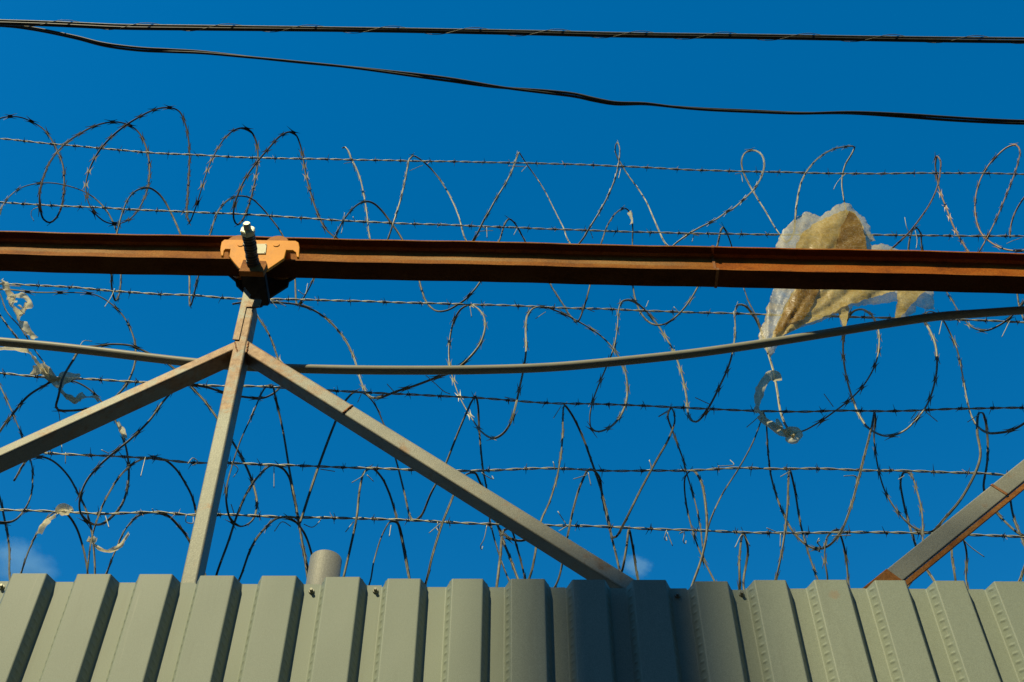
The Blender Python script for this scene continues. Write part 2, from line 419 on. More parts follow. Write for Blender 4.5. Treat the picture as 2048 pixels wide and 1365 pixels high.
# round pipe behind the fence
pc = P(652, 1121, 1.70); pr = .0285
bm = bmesh.new(); ring = []
for z in (.0, pc.z):
    ring.append([bm.verts.new((pc.x + math.cos(t) * pr, 1.70 + math.sin(t) * pr, z)) for t in [2 * math.pi * k / 40 for k in range(40)]])
for z in (pc.z + .0012, pc.z - .15):
    ring.append([bm.verts.new((pc.x + math.cos(t) * (pr - .0035), 1.70 + math.sin(t) * (pr - .0035), z)) for t in [2 * math.pi * k / 40 for k in range(40)]])
for a, b in ((0, 1), (1, 2), (2, 3)):
    for k in range(40): bm.faces.new((ring[a][k], ring[a][(k + 1) % 40], ring[b][(k + 1) % 40], ring[b][k]))
bmesh.ops.recalc_face_normals(bm, faces=bm.faces)
pp = from_bm('pipe_post', bm, M_TUBE, None, True)
tag(pp, 'short stub of round galvanised pipe standing up behind the fence', 'pipe')

# ------------------------------------------------------------------ I-beam
A = P(0, 508.5, 2.318); B = P(2048, 553.5, 2.345)
be = (B - A).normalized(); BW, BH, TF, TW = .070, .132, .0068, .0065
def beam_pt(px):                                 # point of the lower front edge at picture column px
    a = P(px, 530, A.y); t = (a.x - A.x) / be.x
    return A + be * t
def beam_section(p, q, m, dz=0.):
    w2 = BW / 2; t2 = TW / 2; c = .004
    pr_ = [(-w2, 0), (w2, 0), (w2, TF * .8), (t2 + c * 2, TF + .002), (t2, TF + .002 + c * 2), (t2, BH - TF - .002 - c * 2), (t2 + c * 2, BH - TF - .002), (w2, BH - TF * .8), (w2, BH),
           (-w2, BH), (-w2, BH - TF * .8), (-t2 - c * 2, BH - TF - .002), (-t2, BH - TF - .002 - c * 2), (-t2, TF + .002 + c * 2), (-t2 - c * 2, TF + .002), (-w2, TF * .8)]
    L = (q - p).length; n = max(2, int(L / .05)); v = []; f = []; k = len(pr_)
    for i in range(n + 1):
        b = p + (q - p) * (i / n)
        wob = .0012 * math.sin(i * .37) + .0006 * math.sin(i * 1.3)
        for (y, z) in pr_: v.append(b + Vector((0, y + w2 + wob, z + dz)))
    for i in range(n):
        for j in range(k):
            j2 = (j + 1) % k; f.append((i * k + j, i * k + j2, (i + 1) * k + j2, (i + 1) * k + j))
    f.append(tuple(reversed(range(k)))); f.append(tuple(n * k + j for j in range(k)))
    o = build('beam_section', v, f, m, beam)
    bm = bmesh.new(); bm.from_mesh(o.data); bmesh.ops.recalc_face_normals(bm, faces=bm.faces); bm.to_mesh(o.data); bm.free()
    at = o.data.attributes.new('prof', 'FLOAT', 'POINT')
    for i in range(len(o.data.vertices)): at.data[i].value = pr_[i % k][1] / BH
    return o
beam = empty('steel_beam', beam_pt(1024), 'long rusty steel I-beam crossing the whole view above the fence', 'beam')
J = beam_pt(1436)
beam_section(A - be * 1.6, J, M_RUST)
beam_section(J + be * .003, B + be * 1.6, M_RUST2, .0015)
# weld seam where the two lengths meet
bm = bmesh.new()
for (y0, y1, z0, z1) in ((-.002, BW + .002, -.002, TF + .001), (-.002, BW + .002, BH - TF - .001, BH + .003), (BW / 2 - TW / 2 - .003, BW / 2 + TW / 2 + .003, TF, BH - TF)):
    M = Matrix.Translation(J + Vector((.0015, (y0 + y1) / 2, (z0 + z1) / 2))) @ Matrix.Diagonal((.009, y1 - y0, z1 - z0, 1))
    bmesh.ops.create_cube(bm, size=1, matrix=M)
from_bm('weld_seam', bm, M_WELD, beam)

# ------------------------------------------------------------------ trolley on the beam
tc = beam_pt(520)
trol = empty('beam_trolley', tc, 'orange beam trolley with a thick threaded bolt clamped on the rusty beam', 'trolley')
def Zoom(x, y): return (400 + x / 4.55, 420 + y / 4.55)
PLY = 2.272
outl = [(188, 330), (196, 292), (222, 270), (500, 274), (870, 281), (897, 297), (906, 340), (901, 430), (882, 428), (873, 388), (846, 368), (785, 366), (766, 440), (690, 492),
        (610, 546), (480, 560), (355, 532), (310, 480), (265, 422), (276, 358), (232, 357), (218, 372), (212, 416), (193, 416), (184, 365)]
pts = [P(*Zoom(*q), PLY) for q in outl]
fp = extrude_poly('side_plate', pts, .010, M_ORANGE, trol, .002)
fp['label'] = 'sunlit orange front side plate'
REAR = tc.y + BW + .022
rear_out = [(255, 500), (255, 585), (318, 640), (326, 678), (400, 750), (455, 802), (560, 832), (622, 800), (800, 686), (812, 640), (870, 605), (870, 500)]
rp = extrude_poly('side_plate', [P(*Zoom(*q), REAR) for q in rear_out], .010, M_DARK, trol, .002)  # orange plate coloured near black, its shade is in the colour
rp['label'] = 'rear side plate with its shade painted in dark'
for zx, zy in ((370, 318), (695, 320)):
    c = P(*Zoom(zx, zy), PLY)
    cyl('axle_cap', c + Vector((0, -.0022, 0)), c + Vector((0, .004, 0)), .0105, M_ORANGE, fp, 28, .0008)
for zx in (362, 716):
    c = P(*Zoom(zx, 300), PLY + .03); zc = tc.z + TF + .038 + (c.x - tc.x) * be.z
    for y0, y1 in ((PLY + .012, tc.y + BW / 2 - TW / 2 - .006), (tc.y + BW / 2 + TW / 2 + .006, REAR - .003)):
        cyl('wheel', Vector((c.x, y0, zc)), Vector((c.x, y1, zc)), .037, M_WHEEL, trol, 36, .003)
npx = [P(*Zoom(*q), PLY - .0032) for q in ((515, 310), (607, 309), (596, 396), (520, 396))]
nplate = extrude_poly('name_plate', npx, .0022, M_PLATE, trol, 0)
for q in ((600, 318), (590, 390)):
    c = P(*Zoom(*q), PLY - .0032); cyl('rivet', c + Vector((0, -.0012, 0)), c, .0014, M_DARK, nplate, 10)
lug = [P(*Zoom(*q), PLY - .022) for q in ((393, 452), (600, 464), (612, 492), (574, 566), (352, 558))]
extrude_poly('lug', lug, .020, M_RUSTY, trol, .002)
rc = P(506, 527, PLY - .02)
yy = rc.y + .005
rod = cyl('bolt', Vector((rc.x, yy - .155, rc.z)), Vector((rc.x, yy - .09, rc.z)), .0115, M_NUT, trol, 24, .002)
k = 0
while yy > rc.y - .108:
    t_ = .0095 + random.uniform(-.001, .0015); r_ = .0195 + random.uniform(-.0012, .0016)
    cyl('washer', Vector((rc.x + random.uniform(-.0006, .0006), yy - t_ + .0006, rc.z + random.uniform(-.0006, .0006))), Vector((rc.x, yy, rc.z)), r_, M_ROD, rod, 26, .0015)
    yy -= t_
cyl('nut', Vector((rc.x, yy - .019, rc.z)), Vector((rc.x, yy, rc.z)), .0235, M_NUT, rod, 6, .002, smooth=False)
cyl('shank', Vector((rc.x, PLY, rc.z)), Vector((rc.x, REAR + .002, rc.z)), .0115, M_DARK, trol, 20)
# suspension block between the plates, under the beam
zb = min(p.z for p in pts)
bm = bmesh.new()
cxm = P(506, 530, PLY).x
M = Matrix.Translation((cxm, (PLY + REAR) / 2 + .005, zb + .024)) @ Matrix.Diagonal((.075, REAR - PLY - .012, .034, 1))
bmesh.ops.create_cube(bm, size=1, matrix=M); bmesh.ops.bevel(bm, geom=bm.edges[:], offset=.004, segments=2, affect='EDGES')
from_bm('hanger_block', bm, M_DARK, trol)

# ------------------------------------------------------------------ posts and braces
PF = 2.335
frame = empty('post_frame', P(375, 1163, PF), 'grey steel post with diagonal braces standing behind the fence under the trolley', 'post')
pb, pt = P(361, 1163, PF), P(485.5, 606, PF); dl = (pt - pb).normalized()
def vbar(name, b, t, wdt, dep, m, parent, z0=None, bev=.005):
    d = (t - b).normalized()
    if z0 is not None: b = b + d * ((z0 - b.z) / d.z)
    return bar(name, b, t, wdt, dep, m, parent, bev)
vbar('upright', pb, pt, .039, .062, M_POST, frame, 0.0)
sp = [P(x, y, PF - .0033) for x, y in ((489, 574), (501, 589), (500, 597), (523, 600), (519, 614), (493, 614), (478, 680), (465, 679), (485, 592))]
extrude_poly('gusset_plate', sp, .003, M_POST, frame, .001)
bL = bar('brace', P(468.5, 683, PF + .002), P(0, 895, PF + .002), .034, .058, M_BRACE, frame, .005, .022, .75)
bR = bar('brace', P(499, 683, PF + .002), P(1263, 1154, PF + .002), .043, .052, M_BRACE, frame, .005, .022, .35)
def bead(px0, py0, px1, py1, Y, parent, r=.0035):
    a, b = P(px0, py0, Y), P(px1, py1, Y); n = max(6, int((b - a).length / .003)); path = []
    for i in range(n + 1):
        path.append(a.lerp(b, i / n) + Vector((random.uniform(-1, 1), random.uniform(-1, 1), random.uniform(-1, 1))) * .0009)
    return tube('weld_bead', path, lambda t: r * (1 + .25 * math.sin(t * 40)), M_WELD, parent, 7)
bead(493, 614, 516, 616, PF - .001, frame, .0022); bead(470, 685, 475, 705, PF + .001, bL, .0022); bead(497, 685, 493, 706, PF + .001, bR, .0024)
bead(705, 811, 687, 826, PF + .002, bR, .004)
# right-hand brace of the next bay with its post beyond the frame
frame2 = empty('post_frame', P(2480, 1163, PF), 'lone diagonal brace with rusted end rising right from the fence', 'brace')
a, b = P(1729, 1174, PF - .02), P(2048, 918, PF - .02)
bar('brace', a, b, .047, .010, M_BRACE2, frame2, .003, .28, .62)
dv = (b - a).normalized(); dn = Vector((dv.z, 0, -dv.x))
if dn.z > 0: dn = -dn
bar('rusty_flange', a + dn * .0485 + Vector((0, .003, 0)), b + dn * .0485 + Vector((0, .003, 0)), .013, .006, M_RUSTY, frame2, .001, .28, .62)
e0 = a - dn * .0012 + Vector((0, -.0012, 0)); bar('rusted_end', e0, e0 + dv * .085, .0494, .0124, M_RUSTY, frame2, .003, .12)
bw = P(1982, 971, PF - .0215); bar('weld_band', bw - dn * .002, bw - dn * .002 + dv * .008, .048, .006, M_WELD, frame2, .002)
e1 = b + dv * .6
vbar('upright', Vector((e1.x, PF, 0)), Vector((e1.x, PF, e1.z + .1)), .039, .062, M_POST, frame2)

# ------------------------------------------------------------------ sagging conduit
cp = [(-700, 615), (-400, 650), (-150, 671), (0, 684), (100, 693), (200, 704), (300, 716), (400, 727), (500, 734), (640, 739), (800, 741), (960, 740), (1100, 735), (1230, 724), (1380, 708), (1530, 687),
      (1680, 663), (1780, 647), (1880, 633), (1960, 627), (2048, 621), (2200, 612), (2500, 600)]
cond = tube('conduit', catmull([P(x, y, 2.475) for x, y in cp], .02), .0142, M_PIPE, None, 20)
tag(cond, 'thick grey plastic conduit sagging across the view below the rusty beam', 'conduit')

# ------------------------------------------------------------------ regions traced at higher zoom
REG = {'A1': (2.967, 0, 180), 'A2': (2.967, 480, 180), 'A3': (2.967, 960, 180), 'A4': (2.625, 1440, 180), 'B1': (2.1327, 0, 540), 'B2': (2.1327, 420, 540),
       'B3': (2.1327, 860, 540), 'B4': (2.1333, 1280, 540), 'B5': (2.134, 1600, 540), 'p': (1, 0, 0)}
def px(reg, pts):
    s, x0, y0 = REG[reg]; return [(x0 + x / s, y0 + y / s) for x, y in pts]

# ------------------------------------------------------------------ barbed wire
WY = 2.67
STR = {
 1: [(-700, 232), (-350, 255), (0, 278), (100, 288), (200, 297), (300, 306), (400, 311), (500, 316), (600, 318), (800, 322), (960, 325), (1100, 328), (1237, 333), (1400, 341), (1560, 345), (1700, 348), (1850, 347), (1960, 347), (2048, 349), (2400, 356), (2750, 366)],
 2: [(-700, 362), (-350, 385), (0, 405), (54, 409), (125, 412.6), (202, 416), (270, 420), (411, 426), (520, 431), (622, 438), (766, 446), (905, 451), (1110, 459), (1253, 464), (1388, 467.5), (1524, 469.5), (1794, 471), (1920, 472.6), (2048, 473), (2400, 480), (2750, 490)],
 3: [(-700, 532), (-350, 552), (0, 567.6), (79, 571.6), (155, 576), (232, 583), (310, 588.5), (384, 591), (452, 597), (611, 600), (770, 604.7), (918, 609), (997, 611), (1142, 617), (1219, 619), (1364, 625), (1444, 626.6), (1516, 629.5), (1726, 635), (1947, 641), (2048, 645), (2400, 657), (2750, 670)],
 4: [(-700, 712), (-350, 731), (0, 747), (49, 752), (159, 758), (267, 764), (403, 771), (537, 774.5), (701, 784), (786, 787.6), (865, 792), (949, 795.5), (1033, 802.6), (1113, 807), (1188, 808.7), (1273, 811), (1355, 815.7), (1439, 819), (1519, 822.7), (1599, 823.6), (1678, 822), (1764, 822.6), (1848, 821), (1914, 818), (1998, 816.5), (2048, 816.5), (2400, 822), (2750, 832)],
 5: [(-700, 860), (-350, 882), (0, 900), (98, 907), (225, 913), (309, 917.5), (384, 926), (467, 926.5), (547, 930.6), (638, 933), (734, 937), (804, 939.5), (936, 942.5), (987, 941), (1062, 937.6), (1141, 938.6), (1226, 942), (1310, 942), (1388, 941), (1472, 937), (1552, 938), (1636, 938), (1716, 941), (1797, 942), (1881, 945), (1961, 947), (2048, 954), (2400, 965), (2750, 975)],
 6: [(-700, 992), (-350, 1008), (0, 1020), (56, 1022), (141, 1025), (220, 1028), (319, 1025), (380, 1030), (443, 1030), (533, 1033), (626, 1036), (713, 1037), (790, 1040), (889, 1044.5), (982, 1049), (1141, 1052), (1254, 1056), (1333, 1059.5), (1430, 1063), (1514, 1066), (1603, 1067), (1678, 1065), (1769, 1066), (1853, 1067), (1947, 1071), (2048, 1074), (2400, 1084), (2750, 1092)]}
SLAB = {1: 'topmost barbed wire strand, high above the rusty beam', 2: 'barbed wire strand running just above the rusty beam', 3: 'barbed wire strand running just below the rusty beam',
        4: 'barbed wire strand below the grey conduit, fourth from the top', 5: 'barbed wire strand second above the corrugated fence', 6: 'lowest barbed wire strand, closest above the corrugated fence'}
# shared barb meshes: a wrap of thin wire with four spikes
def barb_mesh(seed):
    rnd = random.Random(seed); v, f = [], []
    path = []
    for i in range(25):
        a = i / 24 * 2.2 * 2 * math.pi; path.append(Vector((-.006 + .012 * i / 24, math.cos(a) * .0042, math.sin(a) * .0042)))
    tube_geo(path, .0015, 5, v=v, f=f)
    for s in range(4):
        a = s * math.pi / 2 + rnd.uniform(-.5, .5); d = Vector((rnd.uniform(-.55, .55), math.cos(a), math.sin(a))).normalized()
        p = Vector((rnd.uniform(-.005, .005), 0, 0)) + d * .003; L = rnd.uniform(.012, .022)
        tube_geo([p, p + d * L * .6, p + d * L], lambda t: .0014 * (1 - .75 * t), 5, v=v, f=f)
    me = bpy.data.meshes.new('barb'); me.from_pydata([tuple(p) for p in v], [], f); me.materials.append(M_BARB); return me
BARBS = [barb_mesh(i) for i in range(6)]
strands = {}
for k, pl in STR.items():
    path = catmull([P(x, y, WY) for x, y in pl], .0055)
    L = [0.0]
    for i in range(1, len(path)): L.append(L[-1] + (path[i] - path[i - 1]).length)
    root = empty('barbed_wire', P(1024, pl[len(pl) // 2][1], WY), SLAB[k], 'barbed wire', 'barbed wire strands'); strands[k] = root
    pitch = .066; ph = random.random() * 6
    for s in (0, math.pi):
        q = []
        for p, l in zip(path, L):
            a = l / .11 * math.pi * 2 + s + ph + .8 * math.sin(l * 3.1 + k)
            q.append(p + Vector((0, math.cos(a), math.sin(a))) * .0022 + Vector((0, 0, .0008 * math.sin(l * 23 + k))))
        tube('wire_strand', q, .0020, M_BARBED, root, 6)
    l = random.uniform(.02, .1); i = 0
    while l < L[-1]:
        while L[i] < l: i += 1
        p = path[i]; d = (path[min(i + 1, len(path) - 1)] - path[i - 1]).normalized()
        o = bpy.data.objects.new('barb', random.choice(BARBS)); C.objects.link(o)
        o.parent = root; o.matrix_parent_inverse = Matrix.Translation(-root.location)
        o.matrix_basis = Matrix.Translation(p) @ d.to_track_quat('X', 'Z').to_matrix().to_4x4() @ Matrix.Rotation(random.uniform(0, 6.3), 4, 'X')
        l += random.uniform(.095, .13)

# tie wires: thin stray ends where coils are bound to the strands
TIES = [(1, 'A2', [[(1005, 482), (1050, 462), (1085, 448)], [(618, 437), (660, 430)], [(668, 430), (675, 460), (683, 486)]]),
        (1, 'A3', [[(170, 452), (270, 456)], [(245, 488), (278, 452)], [(835, 470), (822, 528)]]),
        (1, 'A4', [[(80, 443), (108, 442), (120, 488)], [(660, 440), (620, 480), (595, 525)], [(1505, 808), (1540, 792), (1590, 775)]]),
        (2, 'A1', [[(225, 698), (190, 715), (185, 745), (202, 780)]]),
        (2, 'A2', [[(620, 730), (615, 790), (600, 855)], [(670, 752), (682, 780)], [(1445, 812), (1462, 840), (1467, 880)], [(1395, 845), (1440, 838), (1502, 836)]]),
        (2, 'A3', [[(40, 815), (42, 880)], [(200, 862), (222, 820)], [(655, 840), (670, 882)], [(1270, 860), (1258, 905)], [(1240, 850), (1300, 868)]]),
        (2, 'A4', [[(970, 670), (980, 720), (992, 748)], [(955, 790), (1000, 745), (1020, 720)], [(1025, 740), (1035, 790), (1030, 835)]]),
        (3, 'A1', [[(620, 1290), (660, 1230), (680, 1180)], [(20, 1160), (125, 1167)]]),
        (3, 'A2', [[(345, 1190), (380, 1215), (402, 1150)], [(180, 1245), (222, 1298)], [(215, 1250), (275, 1287)], [(1365, 1285), (1375, 1350)]]),
        (3, 'A3', [[(330, 1358), (390, 1318)], [(985, 1290), (1000, 1252)], [(620, 1295), (680, 1318)], [(1150, 1288), (1190, 1335)]]),
        (3, 'A4', [[(1150, 1285), (1165, 1215)], [(1520, 1215), (1480, 1298)]]),
        (4, 'B1', [[(340, 325), (360, 303), (393, 305)], [(245, 585), (253, 620), (265, 778)], [(280, 780), (279, 827)]]),
        (4, 'B2', [[(755, 487), (785, 520)], [(920, 450), (960, 485), (1000, 520), (1025, 530)], [(630, 565), (645, 530)]]),
        (4, 'B3', [[(527, 632), (560, 580)], [(318, 543), (365, 553)], [(975, 627), (1025, 600)]]),
        (4, 'B4', [[(235, 545), (300, 575)], [(455, 672), (515, 620)], [(785, 530), (825, 585)], [(80, 625), (120, 600)]]),
        (4, 'B5', [[(535, 605), (587, 648)], [(475, 635), (500, 600)], [(715, 650), (760, 620)]]),
        (5, 'B1', [[(432, 768), (465, 785)], [(600, 882), (620, 800)], [(800, 828), (825, 803), (845, 820), (820, 835)]]),
        (5, 'B2', [[(273, 835), (273, 930)], [(605, 908), (650, 880), (665, 850)], [(670, 875), (698, 903)], [(470, 850), (533, 860)], [(95, 825), (120, 850), (100, 885)]]),
        (5, 'B3', [[(935, 812), (945, 850), (905, 853)], [(612, 893), (670, 875)], [(675, 865), (687, 920)], [(220, 865), (250, 885), (270, 893), (265, 880)], [(525, 818), (535, 855)]]),
        (5, 'B4', [[(40, 810), (50, 850)], [(333, 838), (400, 832), (385, 812)], [(600, 883), (640, 860)], [(870, 880), (920, 883), (922, 925)]]),
        (5, 'B5', [[(188, 880), (240, 883), (242, 930)], [(420, 895), (445, 880)]]),
        (6, 'B1', [[(650, 1020), (655, 1032)], [(795, 1045), (793, 1075), (820, 1082), (825, 1055)], [(465, 1100), (450, 1050)]]),
        (6, 'B2', [[(90, 1000), (103, 1040)], [(275, 1115), (310, 1075), (345, 1095)], [(400, 1085), (435, 1098), (470, 1070), (475, 1055)], [(578, 1118), (612, 1075)], [(765, 1138), (772, 1090)], [(935, 1123), (985, 1080)], [(970, 1075), (975, 1112), (965, 1100)]]),
        (6, 'B3', [[(243, 1090), (230, 1150), (215, 1180), (220, 1193), (225, 1180)], [(545, 1030), (580, 1085)], [(550, 1115), (590, 1090)], [(1010, 1110), (1000, 1148), (1010, 1155), (1008, 1140)], [(1012, 1120), (1035, 1178)], [(1075, 1118), (1065, 1125), (1085, 1120), (1080, 1160), (1090, 1168), (1092, 1155)]]),
        (6, 'B4', [[(405, 1185), (440, 1130), (470, 1180)], [(540, 1102), (580, 1118)], [(600, 1125), (598, 1185)], [(765, 1145), (755, 1165), (770, 1180), (765, 1205)], [(820, 1135), (900, 1133)]]),
        (6, 'B5', [[(85, 1155), (75, 1165), (85, 1180), (80, 1205)], [(150, 1135), (215, 1133)], [(625, 1178), (690, 1160)], [(690, 1145), (730, 1185), (787, 1226)]])]
for k, reg, ls in TIES:
    for q in ls:
        q = px(reg, q); n = len(q); y0 = WY - .03 + random.uniform(-.02, .02)
        path = catmull([P(x, y, y0 + .012 * i) for i, (x, y) in enumerate(q)], .006)
        if len(path) < 2: continue
        tube('tie_wire', path, .0014, M_BARBED, strands[k], 5)

# ------------------------------------------------------------------ razor wire coils
CYL = 2.675
def blade_mesh(seed):
    """clip of two pointed blades on each side of the tape, lying in the local XY plane, X along the wire"""
    rnd = random.Random(seed); v, f = [], []; th = .0007
    for sg in (1, -1):
        j = lambda a: a * rnd.uniform(.88, 1.12)
        out = [(-.0070, .0012), (-.0100, .0040), (j(-.0270), j(.0100)), (-.0060, .0058), (.0060, .0058), (j(.0270), j(.0100)), (.0095, .0038), (.0070, .0012)]
        bz = rnd.uniform(-.003, .003)
        b = len(v)
        for z in (-th, th):
            for (x, y) in out: v.append((x, y * sg, z + (bz if y > .012 else 0)))
        n = len(out)
        q = tuple(range(b, b + n)); f.append(q if sg < 0 else q[::-1]); q = tuple(range(b + n, b + 2 * n)); f.append(q[::-1] if sg < 0 else q)
        for i in range(n):
            i2 = (i + 1) % n; f.append((b + i, b + i2, b + n + i2, b + n + i))
    me = bpy.data.meshes.new('blade'); me.from_pydata(v, [], f); me.materials.append(M_RAZOR); me.update(); return me
BLADES = [blade_mesh(i) for i in range(5)]
BL = {}
for mm in (M_RAZOR_DARK, M_RAZOR_PALE, M_RAZOR_BROWN, M_RAZOR):
    BL[mm.name] = []
    for me in BLADES:
        m2 = me.copy(); m2.materials.clear(); m2.materials.append(mm); BL[mm.name].append(m2)

def razor(root, strokes, Y=CYL, bs=1.0, nf=.9, ref=(.1, -.3, -.95), amp=.085, m=None, sp=(.085, .12), seed=0, sgn=1):
    rnd = random.Random(seed + 11)
    pl = []
    for reg, q in strokes: pl += px(reg, q)
    # smooth the traced line in the plane, then give the loop its depth: the rising side of the coil is nearer
    c2 = catmull([Vector((x, y, 0)) for x, y in pl], 5.0); n = len(c2)
    dz = []
    for i in range(n):
        d = c2[min(i + 1, n - 1)] - c2[max(i - 1, 0)]; dz.append(d.y / max(d.length, 1e-6))
    for _ in range(3):
        sm = []; acc = [0]
        for x in dz: acc.append(acc[-1] + x)
        for i in range(n):
            a, b = max(0, i - 7), min(n, i + 8); sm.append((acc[b] - acc[a]) / (b - a))
        dz = sm
    path = [P(c.x, c.y, Y + sgn * amp * dz[i]) for i, c in enumerate(c2)]
    m = m or M_RAZOR
    tube('wire', path, .0035, m, root, 8, squash=.62)
    # crimped tape edge running along the wire, wandering round it
    T, N = frames(path); q = []; ph = rnd.uniform(0, 6.3); L = 0
    for i, p in enumerate(path):
        if i: L += (p - path[i - 1]).length
        a = ph + .9 * math.sin(L * 2.3 + ph); q.append(p + (N[i] * math.cos(a) + T[i].cross(N[i]) * math.sin(a)) * .0031)
    tube('tape', q, .0014, m, root, 5)
    L = 0; nxt = rnd.uniform(.02, .08)
    for i in range(1, n - 1):
        L += (path[i] - path[i - 1]).length
        if L >= nxt:
            nxt += rnd.uniform(*sp)
            a = ph + .9 * math.sin(L * 1.7 + ph) + rnd.uniform(-.25, .25)
            rf = Vector(ref) + Vector((noise.noise(Vector((L * 1.3, ph, 0))), noise.noise(Vector((L * 1.3, ph, 4))), noise.noise(Vector((L * 1.3, ph, 8))))) * nf
            zc = rf - T[i] * rf.dot(T[i]); zc = zc.normalized() if zc.length > .05 else N[i]
            yc = zc.cross(T[i])
            M = (Matrix((T[i], yc, zc)).transposed() * bs).to_4x4(); M.translation = path[i]
            o = bpy.data.objects.new('blade', rnd.choice(BL[m.name])); C.objects.link(o)
            o.parent = root; o.matrix_parent_inverse = Matrix.Translation(-root.location); o.matrix_basis = M

def coil(label, base, strokes_list, **k):
    root = empty('razor_wire_coil', base, label, 'razor wire', 'razor wire coils above the fence')
    for i, st in enumerate(strokes_list): razor(root, st, seed=hash_(label) + i, **k)
    return root
def hash_(s): return sum(ord(c) * (i + 1) for i, c in enumerate(s)) % 9973
def loops(x0, x1, top, bot, n):
    """plain stretched loops used beyond the edge of the view"""
    out = []; dx = (x1 - x0) / n
    for i in range(n):
        a = x0 + dx * i
        out += [(a + dx * .10, (top + bot) / 2), (a + dx * .45, top), (a + dx * .85, (top + bot) / 2 + 20), (a + dx * .95, bot)]
    return out

# top row, left
rowA1 = [('p', loops(-620, -60, 235, 450, 3)), ('A1', [(-120, 290), (-60, 205), (0, 170), (60, 158), (130, 165), (200, 195), (260, 235), (310, 300), (345, 370), (375, 450), (382, 540), (378, 630), (360, 710), (330, 765), (295, 790), (258, 770), (240, 720), (233, 650), (240, 580), (258, 520), (290, 440), (340, 370), (400, 310), (460, 270), (540, 225), (620, 198), (700, 192), (770, 212), (820, 250), (860, 320), (882, 400), (888, 500), (875, 590), (845, 670), (800, 740), (750, 780), (695, 795), (630, 785), (570, 740), (530, 680), (510, 600), (515, 530), (540, 450), (590, 360), (660, 280), (740, 215), (820, 165), (900, 125), (960, 108), (1020, 108), (1065, 130), (1095, 190), (1115, 270), (1125, 380), (1120, 520), (1112, 660), (1110, 740), (1125, 785), (1150, 730), (1180, 640), (1210, 540), (1250, 430), (1310, 320), (1350, 270), (1400, 235), (1450, 228), (1490, 250), (1520, 310), (1530, 400), (1520, 500), (1500, 600), (1470, 700), (1440, 770), (1410, 800), (1390, 770), (1390, 700), (1410, 630), (1450, 540), (1510, 450)]),
         ('A2', [(170, 350), (240, 275), (300, 250), (330, 265), (355, 320), (375, 410), (390, 500), (415, 600), (450, 710), (480, 780), (510, 830), (545, 862), (590, 900)])]
coil('dark razor wire coil with large round loops at upper left above the beam', P(260, 350, CYL), [rowA1], m=M_RAZOR_DARK, ref=(0, -.6, -.8), bs=1.3, nf=.5)
# top row, middle
rowA2 = [('A2', [(608, 346), (622, 340), (640, 360), (660, 410), (690, 470), (715, 540), (740, 660), (755, 760), (767, 865), (800, 960), (850, 940), (885, 865), (910, 790), (945, 680), (970, 580), (990, 480), (1005, 410), (1025, 390), (1060, 405), (1110, 445), (1170, 510), (1230, 600), (1275, 690), (1305, 770), (1335, 878), (1365, 920), (1400, 870), (1450, 770)]),
         ('A3', [(50, 730), (100, 640), (150, 560), (190, 480), (215, 410), (230, 372), (250, 400), (290, 460), (340, 530), (390, 610), (430, 690), (470, 770), (500, 830), (520, 890), (560, 935), (605, 893), (650, 820), (700, 740), (750, 650), (790, 560), (815, 480), (828, 400), (828, 340), (815, 312), (803, 340), (808, 385), (835, 435), (880, 510), (940, 590), (990, 670), (1030, 760), (1065, 840), (1097, 905), (1130, 935), (1167, 907), (1240, 855), (1310, 815), (1400, 770), (1480, 715)]),
         ('A4', [(60, 630), (120, 580), (180, 520), (220, 450), (232, 390), (220, 345), (190, 322), (160, 318), (130, 335), (115, 370), (120, 420), (150, 490), (190, 560), (240, 640), (280, 710), (310, 755), (350, 800), (385, 760), (395, 685), (405, 590), (430, 480), (470, 410), (530, 350), (600, 312), (660, 300), (705, 300), (690, 340), (660, 390), (645, 440), (640, 500), (648, 560), (655, 600), (680, 700)])]
coil('light galvanised razor wire coil with narrow pointed loops above the middle of the beam', P(1100, 400, CYL), [rowA2], ref=(.9, -.35, .2), m=M_RAZOR_PALE)
# top row, right: weathered brown
rowA3 = [('A4', [(880, 850), (940, 800), (1000, 740), (1050, 675), (1100, 600), (1140, 510), (1155, 430), (1155, 370), (1138, 348), (1130, 380), (1133, 430), (1150, 520), (1190, 630), (1230, 730), (1270, 800), (1310, 860), (1340, 885), (1362, 850), (1400, 780), (1450, 680), (1500, 560), (1540, 460), (1565, 380), (1575, 320), (1555, 290), (1510, 300), (1450, 350), (1400, 410), (1360, 490), (1340, 580), (1345, 680), (1370, 750), (1420, 800), (1500, 838), (1596, 842), (1690, 800)]), ('p', loops(2120, 2650, 300, 495, 3))]
coil('weathered brown razor wire coil at far upper right beside the plastic film', P(1950, 400, CYL), [rowA3, [('A4', [(1700, 480), (1640, 510), (1596, 565), (1550, 640), (1525, 720), (1522, 775)])]], m=M_RAZOR_BROWN)
